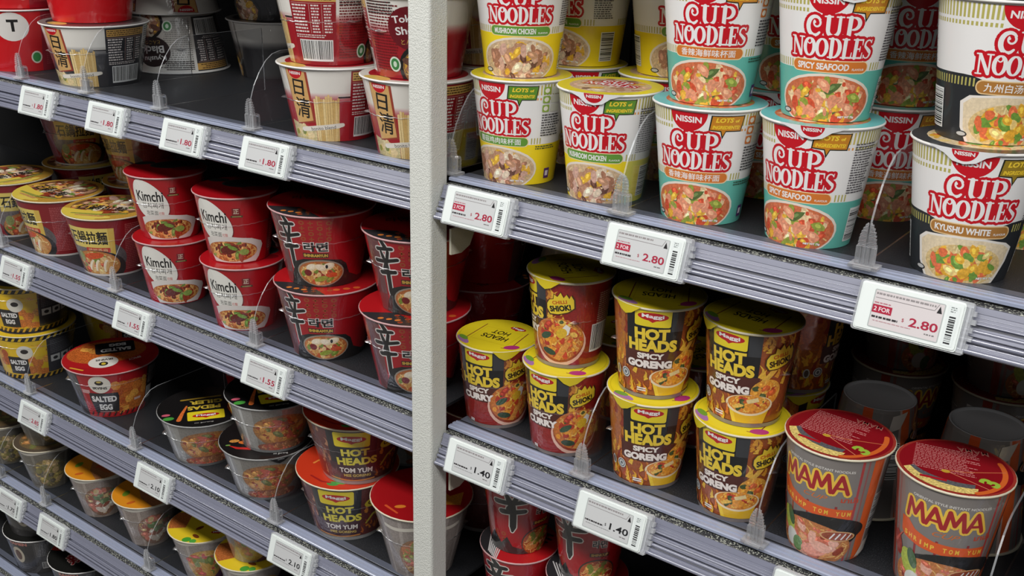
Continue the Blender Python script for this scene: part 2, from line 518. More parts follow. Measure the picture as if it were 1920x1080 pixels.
def serif_word(art, word, cx, cy, w, h, white, red, grow, gap=-0.02, thick=0.95):
    tot = sum(SERIF[c][0]+gap for c in word)-gap
    sx, sy = w/tot, h
    def go(col, g, up):
        x = -tot/2; art.begin()
        for c in word:
            W, st = SERIF[c]
            for s in st: art.stroke([(cx+(x+a)*sx, cy+(b-.5)*sy, t*sx*thick) for a, b, t in s], col, up=False, grow=g)
            x += W+gap
        if g: art.acc.append([(cx-w*.40, cy-h*.30), (cx+w*.36, cy-h*.30), (cx+w*.40, cy+h*.34), (cx-w*.38, cy+h*.34)])
        art.end(col)
    go(red, grow, True); go(white, 0, True)

WHITE = (228, 226, 224); RED = (190, 20, 34); BLACK = (20, 20, 22)
KINDS = {}

def lathe_mesh(name, prof, mat, n=72):
    m = MB(); m.lathe([(r*.001, z*.001) for r, z in prof], n)
    return mesh(name, m.v, m.f, mat, True)

def cup_kind(key, prof, sleeve, lid, rim='rim_white', body_mat='paper', base='base', rimw=1.7, extra=(), seam=None):
    """prof: [(height, radius)...] mm.  sleeve / lid: Art."""
    h, R = prof[-1]; rb = prof[0][1]
    parts = [('sleeve', wrap(sleeve, prof, MAT[body_mat], key+'_sleeve'))]
    rm = lathe_mesh(key+'_rim', [(R-.4,h-2.6),(R+rimw*.7,h-2.8),(R+rimw*1.1,h-1.9),(R+rimw*1.15,h-1.0),(R+rimw*.7,h-.2),(R-.6,h-.05)], MAT[rim])
    parts.append(('rim', rm))
    parts.append(('lid', flat(lid, MAT['lid'], key+'_lid', z=h*.001, limit=R+rimw*.55)))
    bs = lathe_mesh(key+'_base', [(rb-.05,0.6),(rb-.1,0),(rb-2.2,0),(rb-2.8,2.2),(rb-4,2.6),(0.01,2.6)], MAT[base])
    parts.append(('base', bs))
    for nm, me in extra: parts.append((nm, me))
    if seam: parts.append(('film_seam', seam_mesh(key+'_film_seam', prof, *seam)))
    KINDS[key] = dict(parts=parts, h=h*.001, R=R*.001, rb=rb*.001)

def seam_mesh(name, prof, vm, tilt, ears=(-78, 96), span=(-100, 110), seed=3):
    """Weld line of the shrink film: a thin raised clear ridge round the cup with puckered ears at the sides."""
    rnd = random.Random(seed); V, F = [], []
    (v0, r0), (v1, r1) = prof[0], prof[-1]
    def rr(v): return r0+(r1-r0)*(v-v0)/(v1-v0)
    n = 60
    for k in range(n+1):
        a = span[0]+(span[1]-span[0])*k/n
        v = vm+tilt*sin(radians(a))+0.5*sin(k*1.7)+rnd.uniform(-.25, .25)
        d = 0.75
        for e in ears: d += 7.0*max(0, 1-abs(a-e)/9.0)**1.6
        r = rr(v); A = radians(a)
        hw = 0.35+0.18*max(0, d-1)
        for rad_, vv in ((r+.15, v+hw+.3), (r+.15+d, v+.1), (r+.15+d, v-.1), (r+.15, v-hw-.3)):
            V.append((rad_*.001*sin(A), -rad_*.001*cos(A), vv*.001))
    for k in range(n):
        for i in range(3):
            a = 4*k+i; F.append((a, a+4, a+5, a+1))
    return mesh(name, V, F, MAT['clearfilm'], True)

def tab_mesh(name, prof, th, half, drop, art_fn, lift=2.6):
    """Paper pull tab folded down over the rim."""
    h, R = prof[-1]; a = Art(7); art_fn(a, h, half, drop)
    p2 = [(v, r+lift-(0.9 if v < h else 0)) for v, r in ((h-drop-4, R+(prof[0][1]-R)*(drop+4)/h), (h, R))]
    me = wrap(a, p2, MAT['lid'], name)
    me.transform(Matrix.Rotation(radians(th), 4, 'Z'))
    return me

def lens_logo(a, cx, cy, w, h, txt='Maggi', red=(176, 26, 30)):
    e = [(cx+w/2*cos(2*pi*k/26), cy+h*.43*sin(2*pi*k/26)) for k in range(26)]
    a.up(); a.union([e, [(cx-w*.16, cy-h*.36), (cx, cy-h*.62), (cx+w*.16, cy-h*.36)]], red)
    a.text(txt, cx, cy, w*.72, h*.5, WHITE, bold=.03)

def flames(a, x0, x1, y0, y1, cols, n, size=7):
    for i in range(n):
        a.l += 0.3
        x = a.rnd.uniform(x0, x1); y = a.rnd.uniform(y0, y1); L = a.rnd.uniform(.8, 2.2)*size; t = a.rnd.uniform(-.7, .7)
        c = a.rnd.choice(cols)
        pts = []
        for k in range(6):
            q = k/5; pts.append((x+sin(q*4+t*3)*size*.3+t*L*q, y+L*q, size*.62*(1-q)+.2))
        a.stroke(pts, c, .3, up=False, round_=False)

# ---------------------------------------------------------------- white tall cups with the red word mark
def noodle_cup(key, band, sash, sashtxt, pal, food_base, badge, lidcol, cjk, tab=False, dark=False):
    H = 119.0; prof = [(0, 40.5), (H, 55.5)]
    a = Art(len(key)*7+3); U = 152
    a.rect(-U, 0, U, H, WHITE)
    if dark:
        a.up(); n = 40
        for k in range(n):
            u0, u1 = -U+2*U*k/n, -U+2*U*(k+1)/n
            f = lambda u: 51-6*cos(u/14.0) if abs(u) < 44 else 51+6
            a.conv([(u0,0),(u1,0),(u1,f(u1)),(u0,f(u0))], band)
    else: a.rect(-U, 0, U, 47, band)
    GOLD = (176, 168, 92)
    a.up()
    x = -U
    while x < U:
        if not -22 < x < 48: a.rect(x, 103, x+1.9, 115, GOLD, up=False); a.rect(x, 97, x+1.9, 100.4, GOLD, up=False)
        elif 41 < x < 48: a.rect(x, 103, x+1.6, 114, (200, 180, 90), up=False); a.rect(x, 97.5, x+1.6, 100, (220, 150, 70), up=False)
        if not -36 < x < 40 and not 52 < x < 84: a.rect(x, 47.6, x+1.5, 54.5, GOLD, up=False)
        x += 3.5
    # maker's half-disc mark
    a.ell(-5, 115, 17, 19, RED, a0=180, a1=360)
    a.text('NISSIN', -5, 108, 24, 6.2, WHITE, bold=.03)
    # speech-bubble badge
    bt = badge
    a.poly([(15,113.5),(45.5,113.5),(43.5,97.5),(29,97.5),(26,90),(24,97.5),(13.5,98.5)], (30, 34, 26))
    a.poly([(16.2,112.6),(44.5,112.6),(42.6,98.6),(28.6,98.6),(26.3,93),(24.6,98.6),(14.6,99.4)], bt)
    a.text('LOTS', 27, 109, 16, 4.6, (240, 205, 60), bold=.04, shear=.2)
    a.text('of', 38.5, 108.3, 4, 3, (240, 205, 60), bold=.04)
    a.text('INGREDIENTS!', 29, 102, 25, 3.6, (236, 200, 52), bold=.04, shear=.2)
    serif_word(a, 'CUP', 0.5, 85.5, 46, 19.5, WHITE, RED, 2.5, gap=0.03, thick=0.88)
    serif_word(a, 'NQODLES', 1, 67, 74, 18.0, WHITE, RED, 2.5, gap=-0.05, thick=0.92)
    if dark: a.rrect(-34, 42, 37, 54, 5.5, (222, 190, 140)); a.rrect(-33, 43, 36, 53, 5, sash)
    else: a.rrect(-35, 44.5, 38, 56, 5.6, (236, 214, 170)); a.rrect(-34, 45.3, 37, 55.2, 5, sash)
    cyv = 48 if dark else 50.2
    if cjk: a.text(sashtxt, 1, cyv, 56, 7.0, WHITE, bold=.015)
    else:
        a.text(sashtxt, -5, cyv, 48, 6.0, WHITE, bold=.035)
        a.text('FLAVOUR', 28, cyv-1.8, 12, 2.0, WHITE, bold=.02)
    # bowl picture
    if dark:
        pts = [(-46,34),(-38,40),(-10,42.5),(16,42),(38,38),(47,33),(45,20),(38,6),(33,-2),(-36,-2),(-44,12)]
        a.poly(pts, (226, 220, 212)); a.poly([(x*.93, y*.93+1) for x, y in pts], (222, 204, 172), .2)
        a.food(1, 16, 37, 19, (214, 186, 130), pal, 95, 4.2, [(232, 214, 160)], 18)
    else:
        a.ell(0, 18.5, 50, 25.5, (226, 214, 200)); a.ell(0, 18.0, 47.5, 23.6, food_base, .3)
        a.food(0, 17.4, 46.5, 22.4, food_base, pal, 115, 4.3, [(235, 196, 130), (240, 215, 170)], 34)
    a.text('NET WT 75g', 25, 4.5, 18, 2.6, (235, 232, 228), bold=.06, out=((60, 55, 52), .03))
    a.ell(-42, 6.5, 6, 2.6, (40, 40, 42)); a.ell(-42, 6.5, 4.6, 1.7, (190, 190, 188))
    # ingredients text and bar code on the right flank
    if cjk and not dark:
        cc = band if band[2] > 90 else (150, 180, 70)
        for k, yy in enumerate((104, 94, 84)):
            a.rrect(50.5, yy, 58.5, yy+8, 1, sash if not band[1] > 200 else (140, 170, 60)); a.rect(60, yy, 72, yy+8, (205, 205, 190))
            a.ell(54.5, yy+4, 2.6, 2.6, (235, 230, 215))
        a.lines(51, 56, 78, 82, 9, (70, 68, 70))
        a.lines(46, 41, 78, 46, 2, (60, 80, 60)); a.rect(62, 6, 71, 18, (88, 50, 110)); a.rect(64, 9, 69, 15, (225, 215, 225))
    else:
        a.lines(51, 55, 76, 104, 20, (88, 84, 88))
        a.barcode(62, 6, 82, 40, vert=True)
    a.lines(-112, 52, -84, 96, 19, (90, 88, 92))
    a.barcode(-88, 8, -66, 42, vert=True)
    a.lines(-140, 8, -120, 96, 24, (90, 88, 92))
    L = Art(5); R = 60
    L.ell(0, 0, R, R, lidcol, n=48)
    L.food(0, 0, 44, 44, food_base, pal, 60, 5)
    serif_word(L, 'CUP', 0, 20, 34, 15, WHITE, RED, 2); serif_word(L, 'NQODLES', 0, 4, 58, 14, WHITE, RED, 2)
    ex = []
    if tab:
        def ta(a, h, half, drop):
            a.poly([(-half*1.9,h),(-half,h-drop*.45),(-half*.55,h-drop*.95),(0,h-drop*1.1),(half*.55,h-drop*.95),(half,h-drop*.45),(half*1.9,h)], (232, 232, 232))
            a.ell(0, h, half*.62, drop*.88, RED, a0=180, a1=360); a.text('NISSIN', 0, h-3, half*.95, 3.4, WHITE, bold=.04)
        ex.append(('pull_tab', tab_mesh(key+'_pull_tab', prof, tab, 17, 11, ta)))
    cup_kind(key, prof, a, L, 'rim_white', 'paper', extra=ex, rimw=2.0)

P_MUSH = [(222,172,60)]*3+[(168,118,92)]*3+[(206,164,146)]*4+[(104,68,56)]+[(226,206,180)]*3+[(186,140,110)]*2
P_SEA = [(232,176,62)]*4+[(228,150,116)]*4+[(150,160,66)]*2+[(208,84,54)]*3+[(238,206,160)]*2+[(90,110,60)]
P_KYU = [(226,172,58)]*4+[(222,112,70)]*3+[(112,150,62)]*2+[(236,206,130)]*2
G, O, B = (98, 148, 56), (208, 118, 48), (168, 116, 56)
noodle_cup('mush_en', (236, 208, 30), G, 'MUSHROOM CHICKEN', P_MUSH, (206, 176, 140), (92, 140, 44), (226, 208, 48), False, tab=6)
noodle_cup('mush_cn', (236, 208, 30), G, '蘑菇鸡肉味杯面', P_MUSH, (206, 176, 140), (92, 140, 44), (226, 208, 48), True)
noodle_cup('sea_en', (98, 178, 164), O, 'SPICY SEAFOOD', P_SEA, (206, 112, 74), (196, 128, 36), (110, 190, 190), False, tab=16)
noodle_cup('sea_cn', (98, 178, 164), O, '香辣海鲜味杯面', P_SEA, (206, 112, 74), (196, 128, 36), (110, 190, 190), True)
noodle_cup('kyu_en', (40, 42, 45), B, 'KYUSHU WHITE', P_KYU, (222, 200, 160), (150, 124, 36), (60, 62, 64), False, tab=-14, dark=True)
noodle_cup('kyu_cn', (40, 42, 45), B, '九州白汤味杯面', P_KYU, (222, 200, 160), (150, 124, 36), (60, 62, 64), True, dark=True)

# ---------------------------------------------------------------- yellow-lidded spicy cups
P_GOR = [(226,150,50)]*4+[(206,96,44)]*3+[(236,190,90)]*3+[(70,84,44)]+[(180,60,40)]*2
YEL = (222, 200, 36)
def badge_shiok(a, cx, cy, s=1.25, rot=12):
    P = [(-12,-3),(-10,-8),(-3,-9),(6,-8),(12,-5),(13,3),(11.5,8),(9.5,5),(8,9.5),(5,6.5),(3.5,12),(0,8),(-2.5,10.5),(-4,6),(-8,5.5),(-11,2)]
    c, q = cos(radians(rot)), sin(radians(rot))
    f = lambda g: [(cx+s*g*(x*c-y*q), cy+s*g*(x*q+y*c)) for x, y in P]
    a.poly(f(1.1), (70, 44, 20)); a.poly(f(1.0), (226, 196, 50))
    a.text('CHILLI', cx, cy+2.6*s, 13*s, 3.6*s, (190, 84, 24), bold=.04, rot=rot)
    a.text('SHIOK!', cx+.6*s, cy-3.4*s, 19*s, 6*s, BLACK, bold=.05, rot=rot)
def halal(a, x, y, r):
    a.ell(x, y, r, r, (206, 208, 206)); a.ell(x, y, r*.82, r*.82, (96, 100, 104)); a.ell(x, y, r*.6, r*.6, (206, 208, 206)); a.ell(x, y, r*.3, r*.35, (96, 100, 104))
def hot_block(a, w=1.0, goreng=True, dx=0):
    a.rect(-27+dx, 60, 31+dx, 110, BLACK)
    a.rect(19+dx, 84, 31+dx, 107, (52, 54, 58))
    a.rrect(-18+dx, 89, 18+dx, 111, 2, YEL)
    lens_logo(a, dx, 101, 30, 11)
    for t, cx, cy, ww, hh in (('HOT', 0, 80, 36, 13.5), ('HEADS', 1, 66, 52, 14.5)):
        a.text(t, cx+dx, cy, ww, hh, (226, 196, 58), bold=.055, rot=2, out=((120, 84, 20), .012))
def hot_cup(key, spicy, tabang):
    H = 111.0; prof = [(0, 37.5), (5, 38.3), (5.2, 39), (H, 50)]
    a = Art(sum(map(ord, key))); U = 140; goreng = spicy == 'GORENG'
    bg = (150, 74, 34) if goreng else (142, 34, 30)
    a.rect(-U, 0, U, H, bg, .3)
    if goreng:
        flames(a, -U, U, 2, 100, [(214,150,40), (226,180,60), (176,70,30), (200,120,40)], 150, 9)
        a.rect(-60, 30, -30, 110, (168, 96, 40), .4)
        flames(a, -62, -28, 0, 90, [(224,170,60), (140,50,30), (206,120,40)], 26, 9)
        flames(a, 32, 66, 40, 100, [(226,176,60), (214,150,50), (150,70,30)], 22, 9)
    else:
        a.rect(-62, 40, 34, 111, (120, 60, 34), .4)
        flames(a, -66, -28, 0, 90, [(206,150,60), (120,40,30), (70,60,44), (180,90,40)], 26, 9)
        flames(a, 32, 50, 44, 100, [(226,176,60), (200,130,50), (150,50,30)], 22, 9)
    a.rect(-30, 37, 33, 60, (78, 34, 26))
    hot_block(a)
    if goreng:
        a.stroke([(34,52,5),(44,64,6),(52,74,4)], (224,176,70), .3)
        a.food(42, 42, 17, 16, (222,160,60), P_GOR, 34, 3.6, [(232,186,80)], 26)
        a.poly([(2,27),(50,26),(43,2),(10,1)], (224, 178, 40)); a.poly([(2,27),(8,22),(14,2),(10,1)], (236, 200, 60))
        a.ell(26, 27, 26, 12.5, (232, 214, 180)); a.food(26, 28, 23.5, 11, (214,132,48), P_GOR, 46, 3.2, [(236,190,90)], 26)
        a.poly([(22,33),(34,37),(36,32),(24,29)], (228, 206, 150), .2)
        flames(a, -44, 0, 3, 16, [(230,180,50), (220,120,40)], 14, 7)
        halal(a, -30, 27, 6); a.ell(-44, 26, 4, 6, (190, 190, 186)); a.ell(-44, 26, 2.6, 4.4, (90, 80, 76))
        a.rect(-14, 12, -3, 13.6, WHITE); a.rect(-14, 9.4, -3, 11, WHITE)
    else:
        a.stroke([(34,40,8),(44,54,10),(56,60,8)], (214,140,60), .4)
        a.ell(46, 33, 34, 30, (222, 178, 160)); a.ell(46, 35.5, 31.5, 28, (150, 60, 34), .3)
        a.food(46, 38, 31, 27, (196,112,50), P_GOR+[(200,70,44)]*2, 74, 3.6, [(228,180,96), (220,160,80)], 50)
        a.poly([(44,44),(55,58),(60,54),(58,45),(50,40)], (232, 228, 220)); a.ell(50, 46, 6, 7, (222, 180, 50), .2, rot=-40)
        a.ell(30, 40, 8, 4, (60, 84, 60), .3, rot=30); a.ell(34, 20, 9, 4, (54, 74, 54), .3, rot=-10); a.poly([(40,12),(56,36),(62,34),(48,10)], (222, 150, 70), .4)
        a.ell(-42, 26, 4, 6, (180, 170, 166)); a.rect(-16, 8, -9, 9.4, WHITE); a.rect(-16, 6, -9, 7.4, WHITE)
    a.text('SPICY', 0, 53.5, 29, 7, (232, 222, 214), bold=.055, rot=2)
    a.text(spicy, -1 if goreng else -2, 43.5, 50 if goreng else 44, 9.5, (234, 224, 218), bold=.065, rot=2)
    badge_shiok(a, 51 if goreng else 47, 82)
    a.lines(92, 20, 128, 96, 28, (200, 170, 150)); a.barcode(86, 20, 112, 56)
    a.up(); a.rect(-U, 0, U, 4.8, (128, 118, 116))
    L = Art(9)
    L.ell(0, 0, 60, 60, YEL, n=48)
    L.ell(0, 0, 49, 49, (206, 184, 30), n=48); L.ell(0, 0, 47.6, 47.6, YEL, n=48)
    lens_logo(L, 12, 30, 22, 12); L.rect(-26, -24, 26, 18, (206, 184, 28)); L.rect(-25, -23, 25, 17, YEL)
    L.text('HOT', 0, 8, 24, 11, BLACK, bold=.02, rot=180); L.text('HEADS', 0, -8, 36, 12, BLACK, bold=.02, rot=180)
    L.stroke([(-30,24,1.2),(-30,-30,1.2)], (120, 30, 40)); L.stroke([(30,24,1.2),(34,-30,1.2),(24,-32,1.2)], (120, 30, 40))
    L.ell(34, -24, 10, 6, (170, 50, 110), rot=40); L.ell(-30, -34, 14, 5, (160, 110, 160), rot=-35); L.ell(-33, -28, 9, 4, (110, 150, 50), rot=-30)
    def ta(t, h, half, drop):
        t.poly([(-half*1.5,h),(-half*.8,h-drop*.7),(-half*.2,h-drop),(half*.5,h-drop*.75),(half*1.5,h)], YEL)
    ex = [('pull_tab', tab_mesh(key+'_pull_tab', prof, tabang, 12, 12, ta, 3.0))]
    cup_kind(key, prof, a, L, 'rim_cream', 'film', 'base_grey', extra=ex, rimw=2.0, seam=(58, 2.5, (-80, 84)))
hot_cup('goreng', 'GORENG', -34)
hot_cup('curry', 'CURRY', 44)

# ---------------------------------------------------------------- grey and orange tom yum cup
def zig_text(a, cx, cy, w, h, col, out, grow):
    # M A M A in heavy slanted strokes
    L = {'M': (1.15, [[(.08,0,.2),(.22,1,.2)], [(.22,1,.2),(.52,.25,.2)], [(.52,.25,.2),(.82,1,.2)], [(.82,1,.2),(1.0,0,.22)]]),
         'A': (0.95, [[(.05,0,.2),(.42,1,.2)], [(.42,1,.2),(.82,0,.22)], [(.2,.3,.16),(.68,.3,.16)]])}
    tot = 2*(1.15+.95)-.3; sx = w/tot
    def go(c, g):
        x = -tot/2; a.begin()
        for ch in 'MAMA':
            W, st = L[ch]
            for s in st: a.stroke([(cx+(x+p)*sx, cy+(q-.5)*h, t*sx) for p, q, t in s], c, up=False, grow=g)
            x += W-.08
        a.end(c)
    go(out, grow); go(col, 0)
def mama_cup():
    H = 126.0; prof = [(0, 38.5), (4, 39.5), (H, 52.5)]
    a = Art(21); U = 146; GREY = (126, 120, 116)
    a.rect(-U, 0, U, H, GREY)
    for x, w, c in ((-62, 9, (150, 60, 44)), (-50, 3, (140, 96, 92)), (40, 2.5, (170, 60, 60)), (46, 1.6, (150, 90, 88)), (52, 12, (214, 92, 36)), (64, 3, (190, 160, 150)), (-128, 14, (214, 92, 36)), (100, 12, (200, 80, 36))):
        a.rect(x, 0, x+w, H, c)
    for x in (-26, -6, 22): a.rect(x, 40, x+2.4, 68, (140, 44, 48))
    a.text('ORIENTAL STYLE INSTANT NOODLES', 2, 110, 66, 2.8, (214, 210, 204), bold=.02)
    zig_text(a, -2, 94, 70, 20, (160, 32, 38), (232, 190, 70), 2.3)
    a.text('CUP', 2, 76, 24, 5.4, (206, 110, 50), bold=.0, shear=.4)
    a.text('มาม่า', 35, 77, 17, 7, (190, 70, 44), bold=.03)
    a.poly([(-42,80),(-34,80),(-26,72),(-8,66.5),(16,65),(40,65),(40,53),(8,53),(-20,55),(-38,59),(-42,64)], (214, 88, 36))
    for i, ch in enumerate('SHRIMP TOM YUM'):
        if ch == ' ': continue
        x = -36+i*5.6; a.text(ch, x, 59.6+max(0, (-10-x))*.16, 1.4 if ch == 'I' else 3.6, 5.2, (236, 190, 70), bold=.03)
    a.ell(18, 40, 40, 15, (30, 30, 30)); a.ell(10, 34, 42, 18, (28, 28, 28))
    a.food(0, 18, 46, 26, (190, 120, 70), [(214,150,96)]*4+[(206,110,84)]*4+[(226,170,150)]*3+[(150,64,40)]*2, 60, 4.5, [(226,180,110), (206,140,80)], 70, topfade=1)
    a.ell(30, 32, 19, 6.5, (206, 160, 110)); a.ell(30, 32, 17, 5.2, (150, 70, 44), .3)
    a.up()
    for k in range(4): a.stroke([(22+k*6, 28.6, 1.6), (26+k*6, 35, 1.6)], WHITE, up=False)
    a.ell(-30, 32, 9, 15, (176, 190, 80), .3, rot=25); a.ell(-26, 38, 5, 11, (70, 100, 60), .3, rot=20); a.ell(-24, 14, 9, 10, (214, 214, 206)); a.ell(-14, 10, 7, 9, (110, 144, 90), .4)
    a.ell(6, 10, 15, 8, (222, 150, 130), .4, rot=10); a.ell(14, 16, 12, 6, (226, 170, 150), .3, rot=-15)
    a.ell(-46, 46, 6, 13, (150, 60, 56), .4, rot=15); a.stroke([(-50,46,3),(-40,60,1)], (190,90,80))
    a.barcode(64, 36, 84, 78, vert=True); a.poly([(56,2),(76,6),(80,24),(66,20)], (206, 196, 186))
    a.rect(-78, 60, -64, 110, (206, 200, 196)); a.lines(-77, 62, -65, 108, 18, (120, 110, 110))
    a.lines(-120, 20, -90, 100, 26, (200, 190, 186))
    L = Art(4)
    L.ell(0, 0, 60, 60, (150, 50, 40), n=48); L.ell(0, 0, 51, 51, (132, 16, 26), n=48)
    crescent = []
    for k in range(13):
        t = radians(200+90*k/12+5); crescent.append((50*cos(t), 50*sin(t)))
    for k in range(13):
        t = radians(295-90*k/12); crescent.append((46*cos(t)+2, 39*sin(t)))
    L.poly(crescent, (222, 196, 116), .8)
    c2 = []
    for k in range(13): t = radians(205+86*k/12); c2.append((46*cos(t)+2, 39*sin(t)))
    for k in range(13): t = radians(291-86*k/12); c2.append((44*cos(t)+3, 32*sin(t)+1))
    L.poly(c2, (92, 90, 94), .5)
    L.stroke([(44*cos(radians(t)), 50*sin(radians(t)), 5) for t in range(-62, 30, 6)], (204, 96, 40))
    L.lines(-38, -16, 22, 34, 15, (206, 140, 136), h=.34)
    L.text('MAMA', 14, 38, 30, 8, (176, 110, 100), bold=.01, rot=180, shear=-.2)
    L.text('3', 31, -19, 11, 19, (150, 180, 60), bold=.05, rot=70)
    L.stroke([(-10,-12,1.2),(10,-8,1.2),(44,8,1.0)], (196, 110, 70)); L.stroke([(-10,-12,1),(6,-20,1),(30,-32,1)], (200, 120, 90)); L.ell(-8, -14, 4, 3, (190, 150, 50))
    L.rect(-30, -34, -6, -30, (170, 24, 36))
    cup_kind('mama', prof, a, L, 'rim_cream', 'film', 'base', rimw=1.9)
mama_cup()
# ---------------------------------------------------------------- bowls
P_RED = [(150,60,36)]*3+[(206,130,70)]*3+[(104,40,28)]*2+[(110,140,60)]*2+[(224,170,100)]*2
def kimchi_bowl():
    H = 104.0; prof = [(0, 44.5), (H, 61)]
    a = Art(31); U = 170; C = (164, 14, 24)
    a.rect(-U, 0, U, H, C); a.rect(60, 0, 150, H, (120, 12, 22)); a.lines(66, 10, 140, 92, 22, (190, 110, 110))
    pts = []
    for k in range(40):
        t = 2*pi*k/40; x = 27*cos(t); y = 33*sin(t)
        pts.append((-26+x*(1-.18*sin(t))-y*.22, 66+y+max(0, -x)*.25*max(0, sin(t))))
    a.poly([((x+26)*1.02-26+.8, (y-66)*1.02+65) for x, y in pts], (110, 10, 18)); a.poly(pts, (224, 222, 214))
    a.text('Kimchi', -25, 73, 42, 17, (26, 24, 24), bold=.02)
    a.text('김치찌개', -22, 58, 34, 9.5, (44, 40, 40)); a.text('泡菜面', -24, 46, 20, 7.5, (50, 46, 46)); a.text('拉麵', -9, 45, 8, 6, (190, 40, 40))
    a.rect(4, 76, 15, 88, (120, 20, 26)); a.text('正', 9.5, 83, 7, 7, (206, 190, 170), bold=.03); a.rect(2, 73.5, 18, 76.5, (60, 60, 36)); a.rect(4, 74.4, 16, 75.6, (170, 150, 90))
    o = [(-46,36),(-30,42),(0,43),(30,39),(47,32),(50,26),(44,8),(38,1.2),(-36,1.2),(-44,16)]
    a.poly(o, (212, 206, 200))
    a.food(-3, 19, 43, 16.5, (178, 100, 50), P_RED, 60, 4.2, [(230,188,120), (206,150,80), (220,170,96)], 90, nw=1.9)
    a.ell(-6, 22, 15, 7, (104, 36, 24), .6, rot=12); a.ell(0, 25, 8, 3, (120, 156, 60), .4, rot=-20); a.ell(18, 18, 8, 5, (140, 166, 80), .4)
    L = Art(2)
    L.ell(0, 0, 70, 70, C, n=48); L.ell(14, 22, 38, 24, (60, 76, 74)); L.ell(14, 22, 36, 22, (38, 44, 44), rot=4)
    L.text('Kimchi', 14, 22, 50, 20, (24, 24, 24), rot=180); L.ell(-32, 40, 16, 10, (44, 52, 50)); L.ell(32, -6, 22, 12, (120, 10, 20))
    cup_kind('kimchi', prof, a, L, 'rim_red', 'film', 'base', seam=(60, 3, (-82, 88)), rimw=1.8)
kimchi_bowl()

P_SHIN = [(226,190,130)]*4+[(206,150,80)]*3+[(150,50,34)]*2+[(120,140,50)]*2+[(200,90,50)]*2
def brush(a, cx, cy, w, h, c, out, g):
    S = [[(.42,1,.10),(.55,.9,.13)], [(.22,.84,.11),(.8,.88,.10)], [(.36,.8,.08),(.42,.7,.12)], [(.64,.82,.09),(.58,.7,.1)], [(.05,.62,.12),(.5,.64,.11),(.97,.7,.10)],
         [(.52,.64,.1),(.40,.5,.11),(.5,.46,.12)], [(.2,.42,.13),(.5,.44,.12),(.84,.47,.11)], [(.5,.66,.13),(.53,.4,.14),(.52,.1,.15),(.5,.0,.06)]]
    for col, gr in ((out, g), (c, 0)):
        a.begin()
        for s in S: a.stroke([(cx+(x-.5)*w, cy+(y-.5)*h, t*w*1.3) for x, y, t in s], col, up=False, grow=gr)
        a.end(col)
def shin_pattern(a, x0, y0):
    a.up(); g = (150, 72, 34)
    for i in range(4):
        for j in range(4):
            x, y = x0+i*11, y0-j*8; k = (i+j) % 3
            if k == 0: a.ell(x, y, 3.6, 3.2, g, up=False); a.l += 1; a.ell(x, y, 1.8, 1.5, (156, 22, 28), up=False); a.l -= 1
            elif k == 1: a.rect(x-3.4, y-.7, x+3.4, y+.7, g, up=False); a.rect(x-.8, y-3, x+.8, y+3, g, up=False)
            else: a.rect(x-3, y-3, x+3, y-1.8, g, up=False); a.rect(x-3, y+1.8, x+3, y+3, g, up=False); a.rect(x-3, y-3, x-1.8, y+3, g, up=False)
